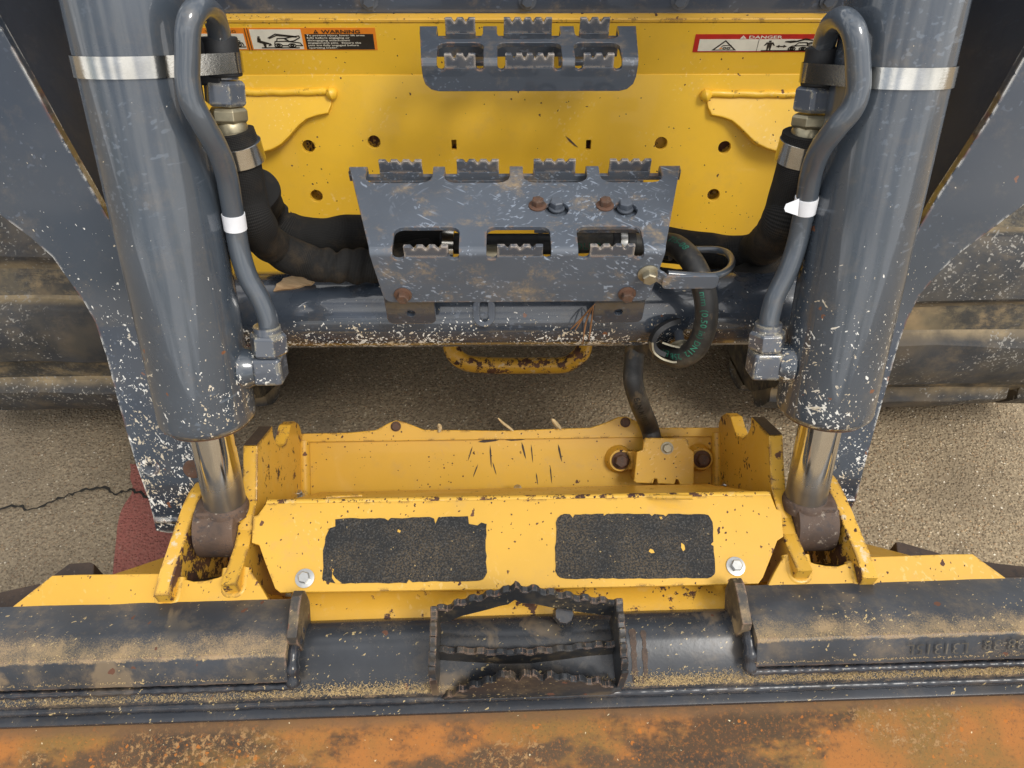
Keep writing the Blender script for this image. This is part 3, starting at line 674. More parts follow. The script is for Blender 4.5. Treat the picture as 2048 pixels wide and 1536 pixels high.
# ---- steps: one bent sheet with openings, and toothed tabs standing through them
def bend_map(Yb, Yf, Z, r, side_sign):
    """maps flat s (0 at the front bend tangent start, + down the front flange, - back over the tread) to Y,Z and normal."""
    D = Yb-Yf
    def f(s, t):                                # t = depth below the outer face
        q = r*math.pi/2
        if s >= 0:
            a = min(s, q)/r
            y = Yf+r-(r-t)*math.sin(a); z = Z-r+(r-t)*math.cos(a)
            if s > q: z -= s-q
            return y, z
        s2 = -s-(D-2*r)
        if s2 <= 0: return Yf+r+(-s), Z-t
        a = min(s2, q)/r; y = Yb-r+(r-t)*math.sin(a); z = Z-r+(r-t)*math.cos(a)
        if s2 > q: z -= s2-q
        return y, z
    return f
def tooth_loop(x0, x1, zb, zt, n, dip):
    pts = [(x0, zb)]; wdt = (x1-x0)
    m = n; unit = wdt/(m+(m-1)*.55)
    x = x0
    pts.append((x0, zt-.0005))
    for i in range(m):
        pts += [(x+unit*.12, zt), (x+unit*.88, zt)]
        x += unit
        if i < m-1:
            g_ = unit*.55; pts += [(x+g_*.1, zt-dip*.5), (x+g_*.4, zt-dip), (x+g_*.6, zt-dip), (x+g_*.9, zt-dip*.5)]; x += g_
    pts += [(x1, zt-.0005), (x1, zb)]
    return pts
def make_step(parent, Yb, Yf, Z, hwb, hwf, flange, hwl, r, front, rear, mat, xc=0, tilt=0, corner=.02, extra=(), tooth=.010, dip=.007, nf=4, nr=4, tr=None):
    q = r*math.pi/2; D = Yb-Yf-2*r
    s_back = -D-q-.013
    def xs(s, sg):                               # half width along the sheet
        if s < -D: h = hwb
        elif s < 0: h = hwf+(hwb-hwf)*(-s/D)
        else: h = hwf+(hwl-hwf)*min(1, s/(flange+q))
        return sg*h
    out = [(xs(s_back, 1), s_back), (xs(-D, 1), -D-q), (hwf, 0), (hwl, flange+q-corner)]
    out += [(hwl-corner+corner*math.cos(R(a)), flange+q-corner+corner*math.sin(R(a))) for a in (30, 60, 90)]
    out += [(-p[0], p[1]) for p in out[::-1]]
    dense = []
    loops = [out]
    NB = .013
    for (x0, x1, ta, tb) in front:
        top = -.034+r*.0; lo = q+NB-r+.0
        rr = .010; e = q*1.02
        lp = [(x0, lo-.004), (x0, top+rr)]+[(x0+rr-rr*math.cos(R(a)), top+rr-rr*math.sin(R(a))) for a in (30, 60, 90)]
        lp += [(x1-rr+rr*math.sin(R(a)), top+rr-rr*math.cos(R(a))) for a in (0, 30, 60)]+[(x1, top+rr), (x1, lo-.004)]
        lp += [((x1+tb)/2+(x1-tb)/2*math.cos(R(a)), lo-.004+.004*math.sin(R(a))) for a in (45, 90, 135)]+[(tb, lo-.004), (tb, e), (ta, e), (ta, lo-.004)]
        lp += [((x0+ta)/2+(ta-x0)/2*math.cos(R(a)), lo-.004+.004*math.sin(R(a))) for a in (45, 90, 135)]
        loops.append(lp)
    for (x0, x1, ta, tb) in rear:
        top = -D+.031-.0; lo = -D-q-.006; rr = .014; e = -D-q*1.02
        lp = [(x0, lo), (x0, top-rr)]+[(x0+rr-rr*math.cos(R(a)), top-rr+rr*math.sin(R(a))) for a in (30, 60, 90)]
        lp += [(x1-rr+rr*math.sin(R(a)), top-rr+rr*math.cos(R(a))) for a in (0, 30, 60)]+[(x1, top-rr), (x1, lo), (tb, lo), (tb, e), (ta, e), (ta, lo)]
        loops.append(lp)
    loops += [list(e) for e in extra]
    th = .0055
    me = flat_mesh(loops, th, .0007)
    bm = bmesh.new(); bm.from_mesh(me)
    cuts = [q*k/8 for k in range(9)]+[-D-q*k/8 for k in range(9)]+[-D*k/4 for k in range(1, 4)]
    for c in cuts:
        bmesh.ops.bisect_plane(bm, geom=bm.verts[:]+bm.edges[:]+bm.faces[:], plane_co=(0, c, 0), plane_no=(0, 1, 0), dist=1e-7)
    f = bend_map(Yb, Yf, Z, r, 1)
    for v_ in bm.verts:
        y, z = f(v_.co.y, th/2-v_.co.z); x_ = v_.co.x
        v_.co = V((xc+x_, y, z+tilt*x_))
    bmesh.ops.recalc_face_normals(bm, faces=bm.faces); bm.to_mesh(me); bm.free()
    sheet = link('sheet', me, mat, parent, 19)
    for (x0, x1, ta, tb) in front:
        plate('grip_tab', [[(x_, z_+tilt*x_) for x_, z_ in tooth_loop(ta+.0003, tb-.0003, Z-r-.0005, Z+tooth*.75, nf if not isinstance(nf, (list, tuple)) else nf[front.index((x0, x1, ta, tb))], dip)]], th-.0004, (xc, Yf+.0002, 0), (1, 0, 0), (0, 0, 1), 'tooth', sheet, .0007)
    for (x0, x1, ta, tb) in rear:
        plate('grip_tab', [[(x_, z_+tilt*x_) for x_, z_ in tooth_loop(ta+.0003, tb-.0003, Z-r-.0005, Z+tooth, nr if not isinstance(nr, (list, tuple)) else nr[rear.index((x0, x1, ta, tb))], dip)]], th-.0004, (xc, Yb-th+.0002, 0), (1, 0, 0), (0, 0, 1), 'tooth', sheet, .0007)
    return sheet
# upper step on the chassis
uxc = (atY(838, 60, .95).x+atY(1272, 60, .95).x)/2
Z1 = atY(1055, 47, .95).z; Yf1 = atP(1060, 120, (0, 0, Z1), (0, 0, 1)).y
hb = (atY(1272, 47, .95).x-atY(838, 47, .95).x)/2; hf = (atY(1277, 125, Yf1).x-atY(840, 125, Yf1).x)/2
fx = lambda x, y, Y: atY(x, y, Y).x-uxc
front = [tuple(fx(x, 138, Yf1) for x in t) for t in ((874, 967, 889, 952), (995, 1124, 1010, 1108), (1150, 1243, 1165, 1227))]
rear = [tuple(fx(x, 45, .95) for x in t) for t in ((875, 966, 890, 951), (994, 1119, 1007, 1104), (1147, 1234, 1159, 1219))]
st1 = make_step(ch, .95, Yf1, Z1, hb, hf, .030, hf-.001, .009, front, rear, 'step2', uxc, 0, .018, nf=(3, 5, 3), nr=(3, 5, 3), tooth=.0085, dip=.0055)
st1.name = 'upper_step_sheet'
MB().box((uxc-hb+.02, .95-.0058, Z1-.040), (uxc+hb-.02, .95-.0005, Z1-.0215)).build('rear_web', 'step2', st1, bevel=.001)
for x in (-.06, .06): MB().box((uxc+x-.02, .94, Z1-.05), (uxc+x+.02, PY, Z1-.044)).build('step_bracket', 'step2', ch, bevel=.001)

# ================================================================== LIFT ARM FRAME
la = thing('lift_arm_frame', 'dark grey lift arms joined by a chipped cross tube carrying a step', 'lift arm', (0, .72, .35))
OFF = -.09
LB = atC(1024, 648, OFF); LN = (M.Rotation(R(-9), 3, 'X') @ CYL_N).normalized()       # the lower half is folded a little towards the sky
if LN.z < CYL_N.z: LN = (M.Rotation(R(9), 3, 'X') @ CYL_N).normalized()
def armplate(inn, out):
    """inn: inner edge from the top down; out: outer edge from the top down."""
    def cut(px):
        up_, lo_ = [], []
        for i, (x, y) in enumerate(px):
            P = atC(x, y, OFF)
            if P.z > LB.z:
                up_.append(P)
            else:
                if not lo_:
                    Q = up_[-1]; k = (Q.z-LB.z)/(Q.z-P.z); W = Q.lerp(P, k); W.y, W.z = LB.y, LB.z; up_.append(W); lo_.append(W.copy())
                lo_.append(atP(x, y, LB, LN))
        return up_, lo_
    iu, il = cut(inn); ou, ol = cut(out)
    ang = math.acos(max(-1, min(1, LN.dot(CYL_N)))); sg = 1 if (M.Rotation(ang, 3, 'X') @ CYL_N).dot(LN) > .9999 else -1
    un = lambda p: LB+M.Rotation(-sg*ang, 3, 'X') @ (p-LB)
    ob = plate3('arm_plate', iu+[un(p) for p in il[1:]]+[un(p) for p in ol[1:]][::-1]+ou[::-1], .012, CYL_N, 'arm', la, .0008)
    bm = bmesh.new(); bm.from_mesh(ob.data)
    bmesh.ops.bisect_plane(bm, geom=bm.verts[:]+bm.edges[:]+bm.faces[:], plane_co=LB, plane_no=CYL_D, dist=1e-6)
    for v_ in bm.verts:
        if (v_.co-LB).dot(CYL_D) < -1e-6: v_.co = LB+M.Rotation(sg*ang, 3, 'X') @ (v_.co-LB)
    bm.to_mesh(ob.data); bm.free(); ob.data.shade_smooth(); ob.data.set_sharp_from_angle(angle=R(8))
L_in = [(-130, -180), (0, 52), (60, 158), (120, 268), (180, 372), (240, 480)]
L_out = [(335, 1066), (312, 1062), (305, 1030), (297, 1000), (272, 930), (250, 855), (232, 790), (213, 715), (190, 645), (168, 605), (140, 565), (105, 515), (60, 475), (0, 430), (-160, 330), (-420, 60), (-420, -180)]
armplate(L_in+[(320, 560), (380, 760), (420, 930), (432, 1066)], L_out[::-1])
R_in = [(2230, -190), (2048, 115), (1985, 225), (1930, 310), (1880, 385), (1835, 460)]
R_out = [(1700, 1022), (1712, 1000), (1730, 930), (1752, 850), (1775, 770), (1797, 690), (1815, 640), (1840, 590), (1870, 555), (1915, 510), (1955, 480), (2048, 410), (2200, 300), (2480, 60), (2480, -190)]
armplate(R_in+[(1760, 560), (1700, 760), (1640, 930), (1610, 1030)], R_out[::-1])
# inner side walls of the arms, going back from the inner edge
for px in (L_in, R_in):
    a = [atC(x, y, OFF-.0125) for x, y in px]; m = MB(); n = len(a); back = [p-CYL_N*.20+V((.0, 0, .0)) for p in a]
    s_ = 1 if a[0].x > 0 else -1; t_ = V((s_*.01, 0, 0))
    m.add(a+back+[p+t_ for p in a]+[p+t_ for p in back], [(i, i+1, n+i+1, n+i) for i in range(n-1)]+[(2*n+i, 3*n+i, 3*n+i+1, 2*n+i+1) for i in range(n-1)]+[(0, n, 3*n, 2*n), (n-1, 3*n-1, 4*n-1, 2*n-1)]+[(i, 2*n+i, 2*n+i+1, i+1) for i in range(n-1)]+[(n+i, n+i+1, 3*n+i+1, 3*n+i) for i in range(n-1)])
    m.build('arm_side_wall', 'armshade', la, 30)
# folded foot of each arm and weld dimples
for px, s in (([(312, 1040), (420, 1040)], -1), ([(1707, 1000), (1640, 1000)], 1)):
    a, b_ = atP(*px[0], LB+LN*.002, LN), atP(*px[1], LB+LN*.002, LN); tube('foot_seam', [a+(b_-a)*k/8 for k in range(9)], .0045, 'arm', la, 10)
for x, y in ((300, 935), (386, 938), (1660, 925)):
    p = atP(x, y, LB, LN); lathe('plug_weld', [(-.001, .013), (.0012, .0125), (.002, .010), (.0008, .006), (.0006, .0001)], p, LN, 'rustbolt' if x == 386 else 'arm', la, 20)
# cross tube
TUC, TUR = V((0, .72, .597)), .050
lathe('cross_tube', [(-.46, TUR), (-.2, TUR), (0, TUR), (.2, TUR), (.46, TUR)], TUC, (1, 0, 0), 'tubebar', la, 48)
# lower step
Z2, Yb2, Yf2 = .755, .813, .648
ux2 = (atY(698, 345, Yb2).x+atY(1360, 345, Yb2).x)/2
f2 = lambda x, y, Y: atY(x, y, Y).x-ux2
hb2 = (f2(1360, 342, Yb2)-f2(698, 342, Yb2))/2; hf2 = (f2(1335, 515, Yf2)-f2(742, 515, Yf2))/2; hl2 = (f2(1296, 604, Yf2)-f2(765, 604, Yf2))/2
zlow = atY(1030, 604, Yf2).z
front2 = [tuple(f2(x, 515, Yf2) for x in t) for t in ((785, 918, 808, 898), (973, 1102, 994, 1086), (1156, 1287, 1178, 1268))]
rear2 = [tuple(f2(x, 340, Yb2) for x in t) for t in ((737, 868, 760, 846), (891, 1019, 914, 998), (1045, 1170, 1066, 1150), (1195, 1316, 1216, 1299))]
bholes = []
for (x, y, rx) in ((1113, 414, .0142), (1250, 415, .0142)):
    p = atZ(x, y, Z2); cx_, cs = p.x-ux2, -(p.y-Yf2-.012)
    bholes.append([(cx_+rx*math.cos(R(20*k)), cs+rx*math.sin(R(20*k))) for k in range(18)])
st2 = make_step(la, Yb2, Yf2, Z2, hb2, hf2, Z2-.008-zlow, hl2, .008, front2, rear2, 'step', ux2, 0, .012, extra=bholes, tooth=.0075, dip=.0042)
st2.name = 'lower_step_sheet'
MB().box((ux2-hb2+.025, Yb2-.0058, Z2-.088), (ux2+hb2-.045, Yb2-.0005, Z2-.0205)).build('rear_web', 'step', st2, bevel=.001)
bolt_m = hexbolt_mesh(.0072, .010); bolt_r = hexbolt_mesh(.0085, .012); bolt_z = hexbolt_mesh(.0085, .012); bolt_g = hexbolt_mesh(.0082, .011, 1.2)
place('rusty_bolt', bolt_m, 'rustbolt', st2, atZ(1075, 412, Z2+.0003), (0, 0, 1)); place('rusty_bolt', bolt_m, 'rustbolt', st2, atZ(1210, 412, Z2+.0003), (0, 0, 1), spin=.4)
place('recessed_bolt', bolt_g, 'boltgray', st2, atZ(1113, 416, Z2-.0065), (0, 0, 1)); place('recessed_bolt', bolt_g, 'boltgray', st2, atZ(1250, 418, Z2-.0065), (0, 0, 1), spin=.3)
MB().box((ux2+.02, .695, Z2-.014), (ux2+.15, .75, Z2-.009)).build('backing_plate', 'step', st2, bevel=.0008)
for x, y, me, mt in ((806, 589, bolt_m, 'rustbolt'), (1254, 587, bolt_m, 'rustbolt'), (1297, 547, bolt_z, 'zincd')): place('flange_bolt', me if mt == 'rustbolt' else bolt_z, mt, st2, atY(x, y, Yf2-.0003), (0, -1, 0), spin=x*.01)
# mounting tabs down to the tube
for x0, x1 in ((768, 868), (1190, 1292)):
    a = atY(x0, 600, Yf2+.006).x; b_ = atY(x1, 600, Yf2+.006).x
    zt = zlow+.03; ze = atY(800, 637, Yf2+.016).z
    p = plate('mounting_tab', [rrect(a, ze, b_, zt, .008), [((a+b_)/2+.005*math.cos(R(30*k)), ze+.018+.005*math.sin(R(30*k))) for k in range(12)]], .006, (0, Yf2+.0065, 0), (1, 0, 0), (0, 0, 1), 'tubebar', la, .0008)
    MB().box((a+.01, Yf2+.013, ze+.012), (b_-.01, TUC.y, ze+.022)).build('tab_web', 'tubebar', la, bevel=.001)
# slotted stud on the tube
p = atP(968, 622, TUC+V((0, -.04, .03)), (0, -.8, .6)); plate('slot_boss', [rrect(-.014, -.02, .014, .02, .013), rrect(-.005, -.012, .005, .014, .0045)], .008, p+V((0, -.004, .003)), (1, 0, 0), (0, .6, .8), 'tubebar', la, .0015)
# hose guide loop bolted to the step
gp = crom([atP(x, y, (0, .655, 0), (0, 1, 0)) for x, y in ((1318, 530), (1330, 545), (1345, 555))], 5)
zg = atY(1390, 553, .640).z
a, b_ = atY(1326, 560, .640), atY(1438, 560, .640)
plate('guide_strap', [rrect(a.x, atY(1390, 578, .640).z, b_.x, zg, .006)], .004, (0, .640, 0), (1, 0, 0), (0, 0, 1), 'step', la, .0008)
plate3('guide_link', [V((a.x+.004, .642, zg-.001)), V((a.x+.004, .642, zg-.018)), V((a.x-.03, .655, zg+.002)), V((a.x-.03, .655, zg+.018))], .004, (-.3, -.95, 0), 'step', la, .0006)
loop = [(1335, 548, .648), (1395, 552, .650), (1432, 551, .655), (1455, 540, .672), (1464, 524, .70), (1456, 508, .725), (1435, 500, .74), (1400, 499, .745), (1370, 499, .745)]
tube('guide_loop', crom([atY(x, y, Y) for x, y, Y in loop], 6), .0045, 'line', la, 10)

# P-clamp on the tube
pc = atY(1340, 690, .655)
cl = thing('hose_clamp', 'bent plated strap clamp with rubber lining under the cross tube', 'clamp', pc)
arc_px = [(1358, 641, .668), (1335, 648, .662), (1314, 663, .655), (1304, 685, .650), (1312, 700, .645), (1328, 708, .642)]
pp = crom([atY(x, y, Y) for x, y, Y in arc_px], 5)
def strap(name, path, wid, thick, mat, parent, W=V((0, -.75, .65))):
    b = MB(); n = len(path); W = W.normalized(); Lq = []
    for i, p in enumerate(path):
        t = (path[min(i+1, n-1)]-path[max(i-1, 0)]).normalized(); nn = t.cross(W).normalized()
        Lq += [p+W*wid/2+nn*thick/2, p-W*wid/2+nn*thick/2, p-W*wid/2-nn*thick/2, p+W*wid/2-nn*thick/2]
    fs = [(i*4+k, i*4+(k+1) % 4, (i+1)*4+(k+1) % 4, (i+1)*4+k) for i in range(n-1) for k in range(4)]+[(0, 1, 2, 3), tuple((n-1)*4+k for k in (3, 2, 1, 0))]
    b.add(Lq, fs); return b.build(name, mat, parent, 40)
strap('rubber_liner', pp, .022, .006, 'blk', cl)
sp = crom([atY(x, y, Y) for x, y, Y in ((1302, 684, .646), (1305, 702, .642), (1320, 715, .637), (1340, 722, .633), (1350, 722, .632))], 5)
strap('metal_strap', sp, .020, .0022, 'zincd', cl)
strap('metal_strap', crom([atY(x, y, Y) for x, y, Y in ((1322, 684, .655), (1340, 690, .650), (1360, 694, .645), (1372, 693, .645))], 4), .016, .0022, 'zincd', cl)
bolt_c = hexbolt_mesh(.0085, .013); place('clamp_bolt', bolt_c, 'zincd', cl, atY(1361, 689, .652), (0, -.85, -.2), spin=.2)
lathe('clamp_stud', [(0, .006), (.06, .006)], atY(1361, 689, .652), (0, 1, .12), 'boltgray', cl, 12)

# ================================================================== TILT CYLINDERS
XC = .357
def cylinder(s):
    side = 'left' if s < 0 else 'right'
    t = thing('tilt_cylinder', {'left': 'grey hydraulic cylinder on the left with chipped paint at its lower end', 'right': 'grey hydraulic cylinder on the right, scraped along its outer side'}[side], 'hydraulic cylinder', V((s*XC, CYL_P.y, CYL_P.z)), 'tilt cylinders of the coupler')
    O = V((s*XC, CYL_P.y, CYL_P.z)); mat = 'cyl' if s < 0 else 'cylr'; t0 = .150 if s < 0 else .155; rB = .0535
    lathe('barrel', [(t0, rB*.80), (t0+.0015, rB*.92), (t0+.006, rB*.985), (t0+.010, rB), (t0+.018, rB), (t0+.2, rB), (t0+.45, rB), (t0+.80, rB)], O, CYL_D, mat, t, 64)
    lathe('gland', [(t0-.004, .030), (t0-.002, .046), (t0+.001, .047)], O, CYL_D, 'rustbolt', t, 40)
    lathe('rod', [(.030, .0235), (.034, .0245), (t0+.02, .0245)], O, CYL_D, 'chrome', t, 40)
    lathe('rod_collar', [(.020, .027), (.030, .0275), (.036, .0255), (.037, .024)], O, CYL_D, 'rust', t, 32)
    ex = [(-.0255, .034), (-.024, .0375), (.024, .0375), (.0255, .034)]
    eye = lathe('rod_eye', ex, O+V((s*.0085, 0, 0)), (1, 0, 0), 'rust', t, 48)
    blk = MB().box((-.0235, -.024, .0), (.0235, .024, .036)); mm = M.Translation(O+V((s*.0075, 0, 0))) @ CYL_D.to_track_quat('Z', 'Y').to_matrix().to_4x4()
    blk.build('eye_neck', 'rust', t, bevel=.004, tf=mm)
    lathe('pivot_pin', [(-.030, .019), (.052, .019)], O, (s, 0, 0), 'rustdark', t, 24)
    # port boss, elbow, nut and hard line
    if s < 0:
        el = [(540, 735), (540, 690), (535, 655)]; offs = .0
        path = [(537, 668, 0), (536, 640, 0), (520, 598, 0), (496, 555, 0), (480, 505, 0), (470, 450, .002), (462, 400, .008), (453, 350, .018), (436, 300, .032), (408, 250, .046), (384, 205, .052), (375, 160, .053), (375, 110, .053), (376, 60, .052), (386, 28, .046), (405, 14, .028), (425, 28, .0), (437, 62, -.02), (442, 100, -.03), (446, 140, -.033)]
        bandp = (250, 136); tapep = (464, 447); fit = [(446, 148), (449, 170), (452, 211), (456, 214), (460, 245), (463, 250), (466, 270)]
    else:
        el = [(1528, 725), (1532, 680), (1536, 650)]; offs = .0
        path = [(1536, 662, 0), (1540, 632, 0), (1552, 590, 0), (1574, 545, 0), (1592, 495, 0), (1604, 445, .002), (1614, 395, .008), (1623, 345, .018), (1640, 300, .032), (1672, 256, .046), (1703, 218, .052), (1716, 180, .053), (1716, 130, .053), (1712, 80, .052), (1702, 52, .046), (1684, 38, .028), (1664, 50, .0), (1650, 82, -.02), (1645, 115, -.03), (1640, 150, -.033)]
        bandp = (1790, 158); tapep = (1607, 409); fit = [(1636, 160), (1631, 185), (1624, 224), (1622, 228), (1617, 256), (1615, 262), (1612, 275)]
    pts = crom([atC(*p) for p in path], 7)
    ln = tube('hard_line', pts, .0108, 'line', t, 20)
    # tape round the hard line
    tp = atC(*tapep, .004); i0 = min(range(len(pts)), key=lambda i: (pts[i]-tp).length)
    d_ = (pts[i0+1]-pts[i0-1]).normalized(); lathe('tape', [(-.0085, .0111), (-.0084, .0115), (.0084, .0116), (.0085, .0111)], pts[i0], d_, 'tape', ln, 24)
    if s > 0:
        a_ = pts[i0]; side_v = d_.cross(CYL_N).normalized(); side_v = -side_v if side_v.x > 0 else side_v
        plate3('tape_tail', [a_+side_v*.010+d_*.009+CYL_N*.006, a_+side_v*.023+d_*.0045+CYL_N*.004, a_+side_v*.0245+CYL_N*.003, a_+side_v*.023-d_*.0035+CYL_N*.004, a_+side_v*.010-d_*.009+CYL_N*.006], .0006, CYL_N, 'tape', ln, .0001)
    # elbow
    E0 = atC(*el[0], 0); surf = V((s*(XC-.050), E0.y, E0.z))
    lathe('port_boss', [(0, .024), (.008, .0225), (.016, .0185)], surf, (-s, 0, 0), mat, t, 28)
    eb = MB().box((-.0165, -.0165, -.0165), (.0165, .0165, .0165)); mm = M.Translation(E0) @ CYL_D.to_track_quat('Z', 'Y').to_matrix().to_4x4()
    eb.build('elbow', 'fit', t, bevel=.005, tf=mm)
    lathe('elbow_arm', [(0, .0155), (abs(E0.x-surf.x), .0155)], surf, (-s, 0, 0), 'fit', t, 20)
    def hexcyl(name, A, B, r_, mat, cham=.86):
        D = (B-A); L = D.length; lathe_mesh([(0, r_*cham), (.003, r_), (L-.003, r_), (L, r_*cham)], A, D, 6).build(name, mat, t, 25, bevel=.0008)
    n0 = atC(el[1][0], el[1][1]+17, 0); n1 = atC(el[2][0], el[2][1]+10, 0)
    hexcyl('flare_nut', n0, n1, .0205, 'fit'); lathe('nut_collar', [(0, .015), (.008, .0145)], n1, n1-n0, 'fit', t, 20)
    # upper fittings at the open end of the line
    q = [atC(x, y, -.033) for x, y in fit]
    lathe('line_collar', [(0, .014), ((q[1]-q[0]).length*.45, .0145)], q[0], q[1]-q[0], 'fit', t, 20)
    hexcyl('union_nut', q[0].lerp(q[1], .5), q[2], .0205, 'fit'); hexcyl('hose_nut', q[3], q[4], .0190, 'brass'); lathe('ferrule', [(0, .0145), (.004, .0165), (.010, .0155), ((q[6]-q[4]).length, .0172)], q[4], q[6]-q[4], 'brass', t, 24)
    # rubber saddle and steel band round barrel and line
    tb = (atC(*bandp, .0535)-O).dot(CYL_D); tb_s = tb
    C0 = O+CYL_D*tb
    lp = pts[min(range(len(pts)), key=lambda i: (pts[i]-atC(path[-3][0], path[-3][1], -.028)).length)]
    S0 = V((lp.x, lp.y, lp.z)); hw = .0092
    loc = lambda p: ((p-C0).dot(V((1, 0, 0))), (p-C0).dot(CYL_N))
    sx, sn = loc(atC(path[-2][0], path[-2][1]+8, -.03))
    loopc = []
    aL = math.atan2(sn, sx*-s)
    for k in range(49):
        a = R(-205+k*(335/48)) if False else 2*math.pi*k/48
        loopc.append((math.cos(a), math.sin(a)))
    rr = rB+.0014; r2 = .0185
    circ_pts = [(rr*c, rr*s_) for c, s_ in loopc]+[(sx+r2*c, sn+r2*s_) for c, s_ in loopc]
    # convex hull of both circles = the band
    P2 = sorted(set((round(x, 6), round(y, 6)) for x, y in circ_pts))
    def half(ps):
        h = []
        for p in ps:
            while len(h) > 1 and (h[-1][0]-h[-2][0])*(p[1]-h[-2][1])-(h[-1][1]-h[-2][1])*(p[0]-h[-2][0]) <= 0: h.pop()
            h.append(p)
        return h
    hull = half(P2)[:-1]+half(P2[::-1])[:-1]
    W3 = lambda x, y, h: C0+V((1, 0, 0))*x+CYL_N*y+CYL_D*h
    m = MB(); n = len(hull)
    cen = (sum(p[0] for p in hull)/n, sum(p[1] for p in hull)/n)
    sc2 = lambda p, k: (p[0]+(p[0]-cen[0])*k, p[1]+(p[1]-cen[1])*k)
    outr = [sc2(p, .014) for p in hull]
    m.add([W3(*p, -hw) for p in hull]+[W3(*p, hw) for p in hull]+[W3(*p, -hw) for p in outr]+[W3(*p, hw) for p in outr],
          [(2*n+i, 2*n+(i+1) % n, 3*n+(i+1) % n, 3*n+i) for i in range(n)]+[(i, n+i, n+(i+1) % n, (i+1) % n) for i in range(n)]+[(n+i, 3*n+i, 3*n+(i+1) % n, n+(i+1) % n) for i in range(n)]+[(i, (i+1) % n, 2*n+(i+1) % n, 2*n+i) for i in range(n)])
    m.build('clamp_band', 'band', t, 40)
    sad = [(sx+.0175*c, sn+.0175*s_) for c, s_ in loopc[:-1]]
    m = MB(); nn = len(sad); m.prism([W3(*p, -.013) for p in sad], CYL_D*.036); m.build('rubber_saddle', 'blk', t, 40, bevel=.002)
    inn = MB(); x_a = sx; inn.prism([W3(x_, y_, -.020) for x_, y_ in ((sx, sn-.014), (-s*.03, sn-.014), (-s*.03, sn+.014), (sx, sn+.014))], CYL_D*.040); inn.build('saddle_block', 'blk', t, 30, bevel=.002)
    return t, q
cylL, qL = cylinder(-1); cylR, qR = cylinder(1)

# ================================================================== HOSES
def wrinkle(seed, amt, folds=()):
    def f(L, a):
        w_ = 1+amt*mn.noise(V((L*38, math.cos(a)*1.2+seed, math.sin(a)*1.2)))+amt*.5*math.sin(L*130+2.2*math.sin(a+seed)+seed)*max(0, mn.noise(V((L*9, seed, 1.3)))+.25)
        for (c, wd, dp, ph) in folds:
            d_ = (L-c+.006*math.sin(a+ph))/wd; w_ -= 1.7*dp*math.exp(-d_*d_)*(.6+.4*math.cos(a+ph))
        return w_
    return f
def sleeve_hose(name, label, q, px, r, seed, folds, fits=True, more=None):
    t = thing(name, label, 'hose', q)
    pts = crom([q]+px, 14)
    tube('woven_sleeve', pts, r, 'fab', t, 40, wr=wrinkle(seed, .085, folds), smooth=60)
    return t, pts
hL, ptsL = sleeve_hose('sleeved_hose', 'black woven sleeved hose hanging from the left cylinder, nearest the camera', qL[6]-(qL[6]-qL[4]).normalized()*.004,
    [atC(475, 300, -.036), atC(484, 350, -.040), atC(494, 400, -.045), atC(512, 450, -.050)]+[atY(x, y, Y) for x, y, Y in ((548, 495, .705), (620, 525, .705), (680, 533, .708), (740, 530, .715), (800, 520, .73), (860, 512, .75))], .0218, 1.3,
    [(.13, .010, .06, 2), (.18, .009, .09, 0), (.222, .007, .13, 1.0), (.247, .0055, .17, 2.0), (.266, .005, .15, .5), (.288, .006, .17, 1.6)])
d_ = (qL[6]-qL[4]).normalized()
def cuff(parent, A, B, r, mat, name): lathe(name, [(0, r-.001), (.0006, r), ((B-A).length-.0006, r), ((B-A).length, r-.001)], A, B-A, mat, parent, 32)
cuff(hL, atC(469, 284, -.034), atC(481, 324, -.039), .0262, 'band', 'steel_cuff')
h2, p2 = sleeve_hose('sleeved_hose', 'black woven sleeved hose bunched up behind the nearer left one', atC(512, 380, -.075), [atY(x, y, Y) for x, y, Y in ((535, 425, .80), (580, 462, .80), (640, 475, .80), (700, 468, .80), (760, 470, .80), (830, 480, .80), (900, 480, .80))], .0245, 4.1,
    [(.07, .008, .10, 0), (.10, .006, .15, .8), (.122, .005, .20, 1.2), (.140, .006, .20, .2), (.165, .006, .16, 2.2)])
hR, ptsR = sleeve_hose('sleeved_hose', 'black woven sleeved hose hanging from the right cylinder', qR[6]-(qR[6]-qR[4]).normalized()*.004,
    [atC(1606, 300, -.036), atC(1596, 345, -.040), atC(1580, 400, -.050), atC(1560, 455, -.062)]+[atY(x, y, Y) for x, y, Y in ((1515, 500, .77), (1450, 505, .79), (1380, 495, .80), (1310, 488, .80), (1240, 488, .79), (1180, 490, .79))], .0240, 2.7, [(.12, .009, .08, 1), (.17, .008, .12, .4), (.205, .006, .14, 1.4), (.24, .006, .12, 2.4)])
cuff(hR, atC(1612, 280, -.034), atC(1600, 324, -.039), .0262, 'band', 'steel_cuff')
h3, p3 = sleeve_hose('sleeved_hose', 'black woven sleeved hose sagging over the cross tube on the right', atC(1580, 430, -.082), [atY(x, y, Y) for x, y, Y in ((1560, 490, .79), (1530, 540, .755), (1470, 572, .735), (1400, 578, .728), (1330, 572, .73), (1250, 550, .74), (1180, 530, .75))], .0235, 6.0, [(.12, .007, .08, .4), (.17, .007, .1, 1.0)])
